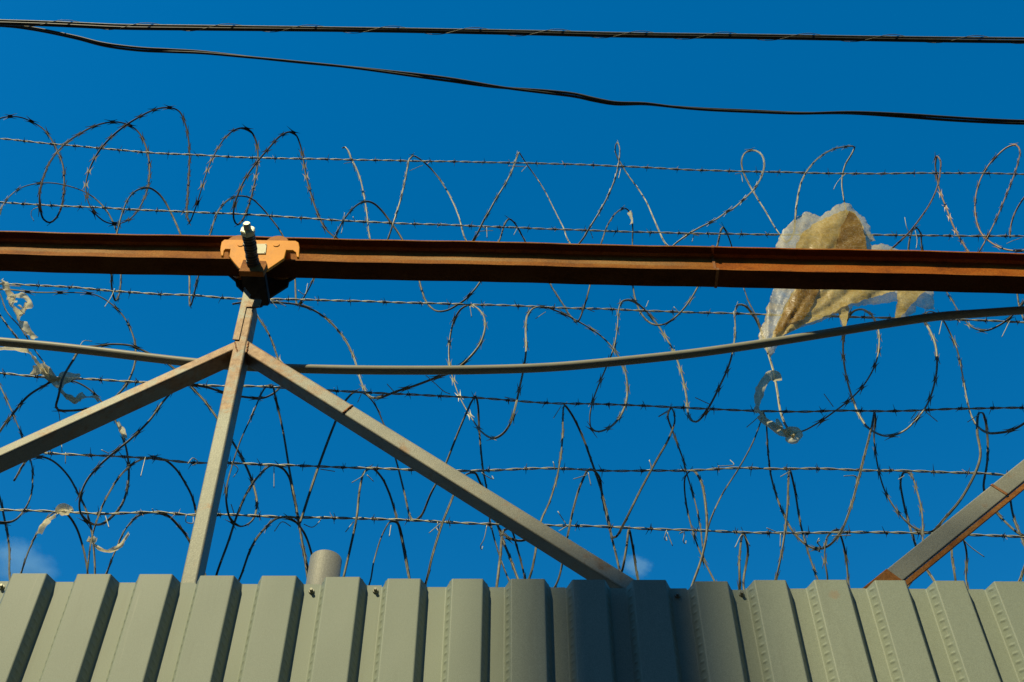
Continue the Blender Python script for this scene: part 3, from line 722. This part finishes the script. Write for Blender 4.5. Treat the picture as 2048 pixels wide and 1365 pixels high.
# second row
rowB1 = [('p', loops(-560, -90, 375, 605, 2)), ('A1', [(-170, 700), (-130, 1000), (-60, 1040), (-40, 950), (0, 730), (20, 680), (60, 630), (120, 585), (200, 560), (300, 553), (400, 570), (500, 605), (570, 650), (620, 700), (660, 760), (690, 830), (718, 960), (720, 1085), (708, 1215), (688, 1252), (668, 1190), (664, 1085), (672, 960), (700, 830), (730, 720), (760, 650), (800, 605), (850, 583), (890, 583), (940, 615), (980, 665), (1020, 740), (1065, 840), (1105, 960), (1124, 1095), (1130, 1282), (1180, 1095), (1250, 845), (1290, 730), (1330, 675), (1380, 640), (1430, 630), (1490, 645)]),
         ('A2', [(120, 690), (180, 760), (245, 850), (300, 980), (325, 1110), (342, 1280), (400, 1195), (445, 1105), (500, 980), (570, 860), (610, 780), (660, 715), (700, 680), (745, 662), (790, 672), (840, 715), (890, 780), (950, 865), (1010, 980), (1060, 1120), (1085, 1210), (1110, 1265), (1160, 1310), (1220, 1310), (1290, 1275), (1350, 1230), (1430, 1130)]),
         ('A3', [(60, 1010), (120, 880), (145, 800), (170, 765), (200, 785), (230, 830), (260, 885), (330, 1010), (405, 1135), (450, 1210), (490, 1270)]),
         ('B3', [(600, 200), (628, 222), (660, 150), (685, 55)]),
         ('A3', [(690, 1010), (725, 895), (760, 800), (810, 730), (860, 702), (890, 730), (905, 800), (905, 900), (900, 1020), (905, 1150)]),
         ('B3', [(880, 140), (910, 200), (950, 232), (1000, 232), (1060, 190), (1109, 130)]),
         ('A3', [(1300, 1155), (1370, 1010), (1410, 915), (1425, 850), (1440, 815), (1465, 850), (1490, 915)]),
         ('A4', [(85, 920), (120, 1025), (150, 1110), (190, 1190), (220, 1270), (240, 1320)])]
coil('razor wire coil whose arches show above and whose tips hang below the rusty beam', P(900, 500, CYL + .03), [rowB1], Y=CYL + .03, ref=(.8, -.3, .2))
rowB2 = [('A4', [(985, 900), (995, 790), (1010, 740), (1030, 725), (1050, 750), (1062, 840), (1110, 950), (1185, 1055), (1220, 1110), (1270, 1190), (1320, 1245), (1390, 1265), (1460, 1240), (1530, 1190), (1596, 1110), (1660, 1000)]), ('p', loops(2090, 2600, 480, 660, 2))]
coil('razor wire loop hanging below the beam at the far right edge', P(1900, 560, CYL + .03), [rowB2, [('A4', [(1560, 1060), (1570, 1130), (1596, 1210)])]], Y=CYL + .03)
# third row
rowC0 = [('B1', [(-260, 300), (-140, 120), (0, 85), (150, 97), (330, 98), (400, 105), (460, 135), (520, 190), (560, 260), (578, 330), (575, 400), (550, 470), (510, 525), (450, 572), (380, 592), (300, 600), (250, 598), (240, 585), (250, 540), (270, 460), (310, 390), (350, 335), (420, 325), (480, 318), (560, 325), (620, 350), (720, 405), (770, 450), (830, 515), (880, 570), (930, 640)]),
         ('B2', [(60, 680), (100, 740), (150, 830), (185, 920), (200, 1000), (180, 1070), (130, 1095), (90, 1070), (70, 1000), (70, 930), (90, 850), (130, 730), (180, 620), (240, 500), (265, 495), (280, 550), (310, 680), (340, 860), (370, 1020), (400, 1200), (430, 1330), (440, 1420)])]
coil('razor wire coil around the post with a big dark loop crossing the left conduit', P(300, 700, CYL), [rowC0, [('B2', [(200, 190), (215, 215), (250, 270), (285, 360), (310, 440), (300, 500), (235, 545), (150, 543), (60, 525), (0, 505), (-80, 490)])]])
rowC = [('B2', [(95, 146), (150, 138), (300, 140), (400, 155), (480, 195), (540, 250), (590, 320), (620, 390), (640, 460), (665, 520), (690, 545), (740, 540), (790, 520), (870, 495), (950, 465), (1040, 430)]),
        ('B3', [(190, 350), (225, 290), (235, 220), (215, 175), (170, 150), (135, 165), (105, 210), (85, 290), (82, 390), (100, 470), (130, 550), (170, 620), (220, 690), (270, 718), (310, 700), (345, 650), (365, 580), (385, 490), (400, 420), (410, 340), (408, 250), (415, 195), (440, 165), (480, 158), (550, 180), (640, 225), (720, 275), (780, 335), (820, 400), (840, 470), (840, 550), (815, 620), (770, 670), (720, 690), (690, 680), (682, 630), (695, 560), (720, 490), (750, 420), (785, 330), (800, 240), (805, 170), (820, 135), (860, 130), (910, 165), (960, 220), (1000, 280), (1040, 350), (1075, 450), (1095, 550)]),
        ('B4', [(205, 610), (215, 640), (240, 650), (270, 625), (305, 570), (340, 500), (380, 410), (400, 330), (407, 250), (405, 180), (420, 150), (450, 155), (480, 190), (505, 235), (525, 290), (550, 370), (570, 440), (585, 520), (600, 610), (625, 670), (650, 692), (690, 690), (750, 660), (830, 605), (900, 550), (960, 485), (1005, 400), (1020, 320), (1015, 250), (990, 195), (945, 168), (905, 180), (878, 225), (868, 280), (866, 350), (875, 430), (900, 530), (940, 630), (980, 680)]),
        ('B5', [(370, 710), (440, 690), (500, 635), (545, 570), (575, 480), (585, 400), (578, 320), (555, 260), (530, 210), (545, 180), (590, 190), (640, 270), (670, 340), (690, 430), (710, 540), (730, 620), (760, 670), (800, 695), (850, 695), (900, 685), (956, 655), (1030, 590)]), ('p', loops(2100, 2600, 620, 860, 2))]
coil('long razor wire coil looping over and under the grey conduit right of the post', P(1200, 740, CYL), [rowC], ref=(.35, -.65, -.5), m=M_RAZOR_PALE, bs=1.05, nf=.9)
# fourth row
rowD0 = [('B1', [(-150, 250), (-60, 380), (0, 495), (40, 580), (70, 650), (95, 710), (120, 780), (135, 830), (140, 880), (130, 970), (100, 1030), (60, 1070), (0, 1078), (-60, 1040)])]
rowD1 = [('B1', [(-60, 800), (0, 690), (60, 610), (120, 540), (190, 495), (240, 472), (310, 475), (380, 510), (430, 560), (470, 605), (500, 660), (530, 730), (548, 830), (545, 920), (520, 1000), (480, 1050), (430, 1085), (380, 1080), (345, 1040), (340, 980), (370, 900), (420, 840), (480, 785), (560, 720), (640, 640), (690, 570), (760, 490)])]
rowD2 = [('B1', [(0, 100), (30, 180), (90, 250), (140, 330), (190, 400), (215, 440)])]
rowD3 = [('B1', [(-40, 130), (0, 195), (40, 250), (80, 300), (110, 350)])]
coil('razor wire coil tangled with plastic shreds at the left edge above the left brace', P(120, 800, CYL), [rowD0, rowD1, rowD2, rowD3])
rowD4 = [('B2', [(384, 1080), (392, 1058), (420, 970), (460, 850), (500, 740), (535, 650), (565, 580), (590, 545), (620, 520), (660, 530), (700, 570), (740, 655), (770, 740), (795, 815), (830, 950), (855, 1050), (870, 1070), (900, 1050), (940, 960), (1000, 840), (1060, 690)]),
         ('B3', [(180, 558), (193, 540), (202, 570), (210, 700), (225, 850), (240, 930), (248, 1010), (260, 1090), (290, 1200), (335, 1320), (380, 1400), (430, 1300), (475, 1070), (510, 990), (545, 870), (565, 720), (568, 600), (573, 578), (600, 610), (650, 710), (690, 820), (730, 940), (760, 1060), (780, 1145), (795, 1140), (830, 1080), (900, 940), (970, 810), (1020, 720), (1045, 640), (1030, 590), (1015, 620), (1040, 700), (1080, 810)]),
         ('B4', [(200, 870), (235, 990), (258, 1100), (270, 1190), (278, 1150), (300, 1070), (350, 960), (420, 850), (480, 740), (515, 650), (528, 615), (538, 650), (545, 760), (560, 880), (600, 1010), (650, 1110), (700, 1165), (750, 1190), (800, 1180), (850, 1130), (890, 1040), (930, 900), (960, 780), (990, 660), (1000, 608)]),
         ('B5', [(322, 640), (315, 700), (330, 830), (365, 950), (430, 1050), (500, 1110), (560, 1120), (620, 1060), (700, 960), (770, 800), (757, 690), (765, 610), (780, 610), (800, 700), (800, 820), (785, 930), (800, 980), (820, 1010), (880, 1080), (940, 1130), (1000, 1150)])]
coil('razor wire coil with steep narrow loops hung between the fourth and lowest barbed strands', P(1300, 920, CYL + .02), [rowD4], Y=CYL + .02, ref=(1, .25, .1))
# fifth row
rowE0 = [('B1', [(60, 900), (120, 810), (180, 800), (230, 820), (290, 880), (330, 950), (360, 1010), (385, 1090), (400, 1200), (403, 1320), (385, 1420), (365, 1380), (372, 1295), (390, 1150), (420, 1050), (460, 960), (520, 870), (580, 820), (640, 800), (700, 810), (750, 850), (790, 910), (820, 970), (835, 1030), (860, 1200), (890, 1380)]),
         ('B2', [(10, 1390), (30, 1300), (80, 1160), (120, 1040), (160, 950), (200, 890), (260, 835), (300, 840), (335, 880), (355, 960), (375, 1060), (400, 1200), (430, 1400)])]
coil('razor wire coil with round arches at lower left, crossing behind the post', P(300, 960, CYL + .05), [rowE0], Y=CYL + .05, ref=(1, .25, .1))
rowE1 = [('B2', [(540, 1440), (570, 1310), (600, 1180), (625, 1060), (640, 930), (660, 860), (690, 845), (730, 880), (765, 950), (790, 1030), (815, 1130), (850, 1310), (880, 1430), (920, 1340), (950, 1220), (990, 1090), (1035, 975)]),
         ('B3', [(125, 905), (160, 870), (190, 865), (215, 910), (260, 1010), (330, 1200), (440, 1420), (530, 1355), (580, 1160), (610, 1020), (640, 920), (680, 850), (720, 880), (735, 970), (760, 1080), (790, 1200), (815, 1290), (838, 1190), (850, 1108), (866, 1180), (888, 1320), (920, 1440)])]
coil('razor wire coil with tall arches behind the right brace above the fence', P(900, 980, CYL + .05), [rowE1, [('B3', [(270, 1430), (285, 1350), (300, 1230), (318, 1110), (345, 1110), (370, 1180), (405, 1315), (425, 1430)]), ], [('B3', [(285, 1085), (300, 1110), (335, 1145), (390, 1157), (440, 1140)])]], Y=CYL + .05, ref=(1, .25, .1))
rowE2 = [('B4', [(190, 1440), (230, 1325), (260, 1240), (285, 1120), (280, 1000), (260, 900), (225, 855), (195, 880), (192, 960), (210, 1060), (250, 1190), (315, 1325), (370, 1430), (420, 1430), (425, 1355), (425, 1220), (440, 1122), (460, 1190), (442, 1355), (480, 1460), (540, 1440), (580, 1320), (610, 1180), (630, 1020), (640, 855), (660, 930), (685, 1080), (720, 1210), (760, 1325), (790, 1410), (800, 1320), (788, 1230), (800, 1140), (840, 1112), (870, 1180), (888, 1325), (890, 1430)])]
rowE3 = [('B5', [(400, 1440), (460, 1355), (490, 1290), (520, 1210), (523, 1130), (520, 1040), (500, 950), (470, 870), (445, 865), (430, 900), (440, 980), (465, 1080), (500, 1190), (530, 1260), (575, 1330), (620, 1430), (670, 1430), (665, 1325), (650, 1220), (655, 1150), (672, 1135), (690, 1140), (710, 1200), (713, 1345), (760, 1440), (860, 1440), (935, 1330), (960, 1260), (1000, 1150)])]
coil('razor wire coil with crossing narrow loops at lower right just above the fence', P(1700, 1050, CYL + .05), [rowE2, rowE3, [('B5', [(890, 930), (895, 960), (910, 1050), (940, 1130), (980, 1230)])]], Y=CYL + .05, ref=(1, .25, .1))
# sixth row, half hidden by the fence
coil('lowest razor wire coil at left with shreds caught on it, half hidden by the fence', P(200, 1080, CYL + .08), [
    [('B1', [(-40, 850), (0, 970), (20, 1060), (40, 1180), (42, 1310), (60, 1420), (90, 1295), (130, 1180), (180, 1090), (230, 1035), (280, 1040), (320, 1090), (350, 1170), (370, 1260), (390, 1400), (420, 1400), (455, 1295), (500, 1180), (540, 1100), (590, 1050), (640, 1035), (710, 1045), (760, 1090), (805, 1150), (870, 1290), (900, 1400)]),
     ('B2', [(60, 1440), (125, 1325), (180, 1180), (230, 1110), (290, 1060), (350, 1065), (400, 1120), (440, 1235), (480, 1400), (630, 1430), (680, 1340), (700, 1240), (740, 1120), (775, 1070), (800, 1080), (825, 1170), (850, 1310), (870, 1430)])]], Y=CYL + .08, ref=(1, .25, .1))

# ------------------------------------------------------------------ overhead cables
KY = 2.62
k1 = [(0, 46), (100, 49), (170, 52), (240, 55), (400, 57), (700, 61), (1050, 67), (1240, 71.5), (1500, 75), (1800, 79.5), (2048, 82)]
k2 = [(0, 50), (60, 57), (150, 75), (210, 90), (280, 99), (340, 102), (400, 105), (500, 115), (600, 125), (700, 135), (800, 147), (900, 160), (1000, 175), (1100, 185), (1150, 191), (1190, 200), (1230, 207), (1290, 208), (1345, 214), (1410, 219), (1500, 223), (1600, 227), (1700, 226), (1800, 231), (1900, 238), (1970, 242), (2048, 245)]
def ext_path(pl, Y, step, far=14.0):
    q = [P(x, y, Y) for x, y in pl]
    d0 = (q[0] - q[2]).normalized(); d1 = (q[-1] - q[-3]).normalized()
    d0.y = d1.y = 0; d0.z = max(min(d0.z, .06), -.02); d1.z = max(min(d1.z, .02), -.02)
    q = [q[0] + d0 * far, q[0] + d0 * far * .4, q[0] + d0 * 1.2] + q + [q[-1] + d1 * 1.2, q[-1] + d1 * far * .4, q[-1] + d1 * far]
    return catmull(q, step)
root = empty('overhead_cable', P(1024, 66, KY), 'upper overhead cable, nearly straight, lashed with a spiral wire', 'cable', 'overhead cables')
pa = ext_path(k1, KY, .04)
wob = [.003 * math.sin(i * .05) + .002 * math.sin(i * .13 + 1) for i in range(len(pa))]
tube('cable', [p + Vector((0, 0, -.0045 + wob[i])) for i, p in enumerate(pa)], .0088, M_CABLE, root, 12)
tube('messenger_wire', [p + Vector((0, -.009, .0065)) for p in pa], .0055, M_MESS, root, 10)
lp = []; Ls = 0
for i, p in enumerate(pa):
    if abs(p.x) > 3.5: continue
    for s in range(4):
        t = s / 4; q = p.lerp(pa[min(i + 1, len(pa) - 1)], t); a = -2 * math.pi * q.x / .40
        lp.append(q + Vector((0, -.0045 + math.cos(a) * .0185, .001 + math.sin(a) * .0165)))
tube('lashing_wire', lp, .0016, M_MESS, root, 6)
root = empty('overhead_cable', P(1024, 178, KY), 'lower overhead cable of twin twisted conductors drooping to the right', 'cable', 'overhead cables')
pa = ext_path(k2, KY + .03, .02); L = 0; s1, s2 = [], []
for i, p in enumerate(pa):
    a = 1.2 + 2.2 * math.sin(p.x * 1.9) + p.x * 1.3
    o = Vector((0, math.cos(a), math.sin(a))) * .0062; s1.append(p + o); s2.append(p - o)
tube('conductor', s1, .0060, M_CABLE, root, 10); tube('conductor', s2, .0060, M_CABLE, root, 10)

# ------------------------------------------------------------------ plastic film caught on the wire
def inside(p, poly):
    x, y = p; r = False; n = len(poly)
    for i in range(n):
        x0, y0 = poly[i]; x1, y1 = poly[i - 1]
        if (y0 > y) != (y1 > y) and x < (x1 - x0) * (y - y0) / (y1 - y0) + x0: r = not r
    return r
def film(name, poly, Y, bulge, wr, m, parent, step=5.0, seed=0, fold=.0, pillow=False):
    rnd = random.Random(seed)
    bp = []
    n = len(poly)
    for i in range(n):                                   # ragged, finely divided edge
        a = Vector(poly[i]); b = Vector(poly[(i + 1) % n]); k = max(1, int((b - a).length / (step * .8)))
        for j in range(k):
            q = a.lerp(b, j / k); d = noise.noise(Vector((q.x * .09, q.y * .09, seed))) * 3.0 + rnd.uniform(-.7, .7)
            t = (b - a).normalized(); bp.append((q.x - t.y * d, q.y + t.x * d))
    xs = [p[0] for p in bp]; ys = [p[1] for p in bp]; pts = [Vector(p) for p in bp]; nb = len(pts)
    y = min(ys)
    while y < max(ys):
        x = min(xs)
        while x < max(xs):
            q = (x + rnd.uniform(-.35, .35) * step, y + rnd.uniform(-.35, .35) * step)
            if inside(q, bp):
                dm = min((q[0] - p[0]) ** 2 + (q[1] - p[1]) ** 2 for p in bp[::2])
                if dm > (step * .6) ** 2: pts.append(Vector(q))
            x += step
        y += step
    vo, eo, fo, *_ = delaunay_2d_cdt(pts, [(i, (i + 1) % nb) for i in range(nb)], [], 1, 1e-4)
    v = []
    for q in vo:
        dm = min((q.x - p[0]) ** 2 + (q.y - p[1]) ** 2 for p in bp[::2]) ** .5
        b = bulge * (min(1, dm / 60) ** .6 if pillow else 1.0)
        c = Vector((q.x, q.y, seed * 13.7))
        # creases fan out from the knot at the lower left tip
        rx, ry = q.x - 1535, 715 - q.y; th = math.atan2(ry, rx); rr = math.hypot(rx, ry)
        n1 = 1 - 2 * abs(noise.noise(Vector((th * 5.5 + .3, rr * .004, 2.7)))); n2 = 1 - 2 * abs(noise.noise(Vector((th * 10 + rr * .012, rr * .007, 7.7))))
        n3 = 1 - 2 * abs(noise.noise(c * .055)); n4 = 1 - 2 * abs(noise.noise(c * .12 + Vector((9, 0, 0))))
        off = wr * min(1, .25 + rr / 120) * (1.0 * n1 + .30 * n2 + .22 * n3 + .12 * n4)
        f_ = fold * math.sin((q.x * .75 + q.y * .55) * .085 + 2 * noise.noise(c * .01))
        v.append(P(q.x, q.y, Y - b + off + f_))
    o = build(name, v, [tuple(t) for t in fo], m, parent, True)
    return o
def Z6(pts): return [(1480 + x / 3.79, 380 + y / 3.79) for x, y in pts]
bag = empty('plastic_film', P(1640, 560, 2.6), 'large crumpled sheet of dirty translucent plastic film snagged behind the beam', 'plastic film')
outer = Z6([(140, 1150), (150, 1060), (190, 1000), (200, 900), (225, 830), (265, 735), (262, 600), (275, 420), (290, 370), (330, 300), (400, 235), (490, 165), (540, 175), (605, 200), (680, 155), (750, 110), (790, 95), (830, 105), (880, 160), (940, 215), (980, 280), (1000, 350), (1030, 385), (985, 400), (1000, 425), (1080, 410), (1140, 425), (1200, 455), (1290, 560), (1380, 680), (1465, 765), (1476, 910), (1370, 900), (1340, 880), (1330, 930), (1240, 975), (1170, 985), (1195, 850), (1185, 850), (1000, 872), (860, 882), (830, 920), (800, 1050), (775, 1040), (745, 935), (680, 970), (560, 1020), (440, 1050), (340, 1100), (270, 1210), (230, 1275), (190, 1210)])
film('clear_film', outer, 2.605, .03, .012, M_CLEAR, bag, 4.0, 1, .0, True)
tan = Z6([(420, 440), (470, 330), (560, 260), (700, 190), (800, 150), (870, 170), (940, 280), (958, 440), (1080, 600), (1185, 765), (1010, 815), (850, 862), (640, 960), (440, 1048), (340, 1092), (235, 1200), (225, 1150), (260, 1060), (330, 900), (425, 740), (410, 560)])
film('stained_film', tan, 2.585, .022, .012, M_TAN, bag, 4.0, 2, .0)
d1 = Z6([(830, 162), (880, 190), (935, 290), (955, 380), (955, 520), (720, 520), (725, 420), (770, 280)])
film('folded_film', d1, 2.577, .022, .012, M_BROWN, bag, 4.0, 3, .0)
d2 = Z6([(470, 640), (420, 760), (350, 900), (290, 1010), (262, 1090), (300, 1085), (380, 1010), (480, 985), (540, 890), (600, 740), (600, 640)])
film('folded_film', d2, 2.577, .022, .012, M_BROWN, bag, 4.0, 4, .0)
d3 = Z6([(1190, 700), (1192, 850), (1172, 985), (1215, 975), (1290, 880), (1400, 770), (1430, 700)])
film('folded_film', d3, 2.585, .020, .012, M_TAN, bag, 4.0, 5, .0)
d4 = Z6([(690, 950), (790, 840), (832, 900), (800, 1050), (775, 1035), (745, 932)])
film('folded_film', d4, 2.590, .02, .010, M_TAN, bag, 4.0, 6, .0)

# ------------------------------------------------------------------ small shreds wound round the wires
def ribbon(pl, wd, Y, m, parent, seed):
    rnd = random.Random(seed)
    path = catmull([P(x, y, Y + rnd.uniform(-.02, .02)) for x, y in pl], .0035)
    T, N = frames(path); v = []; f = []; nw = 6; n = len(path); ph = rnd.uniform(0, 6)
    s = wd / 610.0
    for i, p in enumerate(path):
        t = i / max(1, n - 1); a = ph + 2.6 * noise.noise(Vector((i * .035, seed, 0)))
        B = T[i].cross(N[i]); d = N[i] * math.cos(a) + B * math.sin(a); e = T[i].cross(d)
        ww = s * (.45 + .6 * math.sin(math.pi * min(1, max(0, t))) ** .5) * (1 + .5 * noise.noise(Vector((i * .12, seed, 5))))
        for k in range(nw + 1):
            u = k / nw - .5
            c = Vector((i * .16, k * .5, seed))
            v.append(p + d * u * ww + e * (s * .30 * noise.noise(c * .7) + s * .35 * math.sin(u * 4 + a)) + T[i] * s * .12 * noise.noise(c * 1.7))
    for i in range(n - 1):
        for k in range(nw): f.append((i * (nw + 1) + k, i * (nw + 1) + k + 1, (i + 1) * (nw + 1) + k + 1, (i + 1) * (nw + 1) + k))
    return build('strip', v, f, m, parent, True)
SH = [('tattered plastic shred hanging at the left edge below the beam', [([(6, 560), (18, 588), (30, 615), (42, 640), (55, 662), (72, 678)], 15), ([(22, 600), (40, 590), (60, 604), (52, 618), (38, 612)], 11), ([(55, 604), (48, 620), (40, 632)], 9)]),
      ('knotted plastic strip wound on the barbed wire at left below the conduit', [([(-10, 697), (30, 698), (55, 702), (72, 722), (88, 742)], 11), ([(64, 742), (85, 738), (100, 752), (118, 768), (132, 756), (160, 752)], 20), ([(90, 735), (105, 760), (125, 750)], 18)]),
      ('small plastic shred trailing below the knotted strip at left', [([(120, 780), (135, 794), (150, 802), (165, 793), (198, 798)], 14), ([(132, 790), (146, 800), (160, 798)], 13)]),
      ('tiny plastic scrap on the wire under the left brace', [([(234, 843), (240, 856), (246, 866), (250, 878)], 12)]),
      ('brownish plastic scraps on the arch of wire at lower left', [([(78, 1068), (86, 1052), (98, 1040), (112, 1030)], 13), ([(112, 1024), (126, 1016), (146, 1022)], 13), ([(120, 1020), (132, 1030), (142, 1018)], 10)]),
      ('thin plastic strip slung like a garland over the lowest wire left of the post', [([(181, 1078), (192, 1092), (204, 1099), (218, 1102), (236, 1095), (248, 1080), (258, 1066)], 9), ([(176, 1078), (186, 1084), (192, 1074)], 10)]),
      ('curled plastic scrap hooked over the wire under the big film', [([(1558, 762), (1552, 752), (1540, 752), (1530, 762), (1522, 776), (1517, 795), (1516, 815), (1519, 828)], 17)]),
      ('torn plastic tuft knotted on the wire below the curled scrap', [([(1520, 830), (1532, 844), (1548, 854), (1564, 864), (1580, 872)], 15), ([(1568, 868), (1580, 862), (1594, 866), (1588, 878), (1576, 874)], 17), ([(1553, 838), (1558, 850), (1566, 862)], 9)]),
      ('little plastic tag caught on the arch of wire above the middle of the beam', [([(1258, 424), (1264, 434), (1263, 448)], 13)])]
for i, (lab, ls) in enumerate(SH):
    b = ls[0][0][0]; root = empty('plastic_shred', P(b[0], b[1], CYL - .02), lab, 'plastic shred', 'plastic shreds caught on the wires')
    for j, (pl, wd) in enumerate(ls): ribbon(pl, wd, CYL - .03, M_SHRED, root, i * 7 + j)

# ------------------------------------------------------------------ unseen pole shading the fence, with arm and boxes added to shade the brace
band = P(1262, 1160, FY); D = 15.0
px0, py0 = band.x - math.sin(SUN_AZ) * D, FY - math.cos(SUN_AZ) * D
pole = empty('shadow_pole', (px0, py0, 0), 'tall unseen pole behind the viewer, shading the fence, with boxes added to shade the brace', 'mast')
lp0 = P(1205, 1132, PF); lp0 = lp0 + SDIR * ((py0 - PF) / SDIR.y)
cyl('shaft', Vector((px0, py0, 0)), Vector((px0, py0, lp0.z + .4)), .22, M_CONC, pole, 24, .01, .15)
arm = bar('shade_arm', Vector((px0 - 1.0, py0 - .2, lp0.z + .28)), Vector((px0 + 1.0, py0 - .2, lp0.z + .28)), .08, .07, M_DARK, pole, .01)  # arm added out of view to help darken the brace
for x in (lp0.x - .02, lp0.x - .42):
    bm = bmesh.new(); bmesh.ops.create_cube(bm, size=1, matrix=Matrix.Translation((x, py0 - .1, lp0.z)) @ Matrix.Diagonal((.32, .16, .30, 1)))
    bmesh.ops.bevel(bm, geom=bm.edges[:], offset=.02, segments=2, affect='EDGES'); from_bm('shade_box', bm, M_DARK, pole)  # boxes added where they block the sun from the brace end

# ------------------------------------------------------------------ unseen blocks added round the yard to cut the sky light
M_WALL = m_simple('block_wall', (.10, .09, .08), (.14, .125, .11), 2, .85, 0, .3)
M_PANE = m_simple('dark_glass', (.02, .022, .025), (.03, .032, .035), 2, .15, 0, 0)
ware = empty('added_block', (0, -16, 0), 'long dark five storey block added behind the viewer to cut sky light', 'light blocker')
def bxo(name, x0, x1, y0, y1, z0, z1, m):
    bm = bmesh.new(); bmesh.ops.create_cube(bm, size=1, matrix=Matrix.Translation(((x0 + x1) / 2, (y0 + y1) / 2, (z0 + z1) / 2)) @ Matrix.Diagonal((x1 - x0, y1 - y0, z1 - z0, 1)))
    return from_bm(name, bm, m, ware)
bxo('wall', -45, 45, -28, -16, 0, 16, M_WALL); bxo('roof', -45.4, 45.4, -28.4, -15.6, 16, 16.4, M_DARK)
for fl in range(5):
    for i in range(22): bxo('window', -43.6 + i * 4.0, -42.0 + i * 4.0, -16.02, -15.95, 1.4 + fl * 3.05, 3.0 + fl * 3.05, M_PANE)

def block_copy(loc, rz, label):
    r = ware.copy(); C.objects.link(r); r.location = loc; r.rotation_euler = (0, 0, rz); r['label'] = label
    for ch in list(ware.children):
        c_ = ch.copy(); C.objects.link(c_); c_.parent = r
ware['group'] = 'unseen blocks added round the yard to cut sky light'
block_copy((0, 48, 0), math.pi, 'block added far behind the fence, hidden by it, to cut sky light')
block_copy((-52, 14, 0), -math.pi / 2, 'block added out of view at the left to cut sky light')
block_copy((52, 14, 0), math.pi / 2, 'block added out of view at the right to cut sky light')

# ------------------------------------------------------------------ two faint scraps of cloud low in the sky
def cloud(px_, py_, wd, ht, label, seed, dens):
    d = 900.0; c = CAM + (P(px_, py_, 1.0) - CAM).normalized() * d; s = d / F_PX * .98
    bm = bmesh.new(); bmesh.ops.create_icosphere(bm, subdivisions=3, radius=1)
    o = from_bm('cloud', bm, m_cloud(seed, dens)); o.location = c; o.scale = (wd * s, wd * s * .6, ht * s); o.rotation_euler = (R_(-20), R_(18), 0)
    tag(o, label, 'cloud', None, 'structure')
def m_cloud(seed, dens):
    m = bpy.data.materials.new('cloud_vapour'); m.use_nodes = True; t = m.node_tree; t.nodes.clear()
    out = t.nodes.new('ShaderNodeOutputMaterial'); vol = t.nodes.new('ShaderNodeVolumePrincipled'); tc_ = t.nodes.new('ShaderNodeTexCoord')
    nz = t.nodes.new('ShaderNodeTexNoise'); nz.noise_dimensions = '4D'; nz.inputs['W'].default_value = seed; nz.inputs['Scale'].default_value = 1.5; nz.inputs['Detail'].default_value = 5; nz.inputs['Roughness'].default_value = .6
    ln = t.nodes.new('ShaderNodeVectorMath'); ln.operation = 'LENGTH'
    t.links.new(tc_.outputs['Object'], nz.inputs['Vector']); t.links.new(tc_.outputs['Object'], ln.inputs[0])
    a = t.nodes.new('ShaderNodeMath'); a.operation = 'MULTIPLY_ADD'; a.inputs[1].default_value = -.55; t.links.new(ln.outputs['Value'], a.inputs[0]); t.links.new(nz.outputs['Fac'], a.inputs[2])
    b = t.nodes.new('ShaderNodeMath'); b.operation = 'MULTIPLY'; b.use_clamp = True; b.inputs[1].default_value = 4.0; t.links.new(a.outputs[0], b.inputs[0])
    c = t.nodes.new('ShaderNodeMath'); c.operation = 'MULTIPLY'; c.inputs[1].default_value = dens; t.links.new(b.outputs[0], c.inputs[0])
    vol.inputs['Color'].default_value = (.50, .80, 1, 1); vol.inputs['Anisotropy'].default_value = -.35; t.links.new(c.outputs[0], vol.inputs['Density']); t.links.new(vol.outputs[0], out.inputs['Volume'])
    return m
cloud(48, 1128, 85, 42, 'faint wisp of cloud low at the left above the fence', 2.0, .026)
cloud(1272, 1132, 40, 36, 'small faint puff of cloud above the fence beside the brace end', 7.0, .032)
S.cycles.volume_bounces = 4
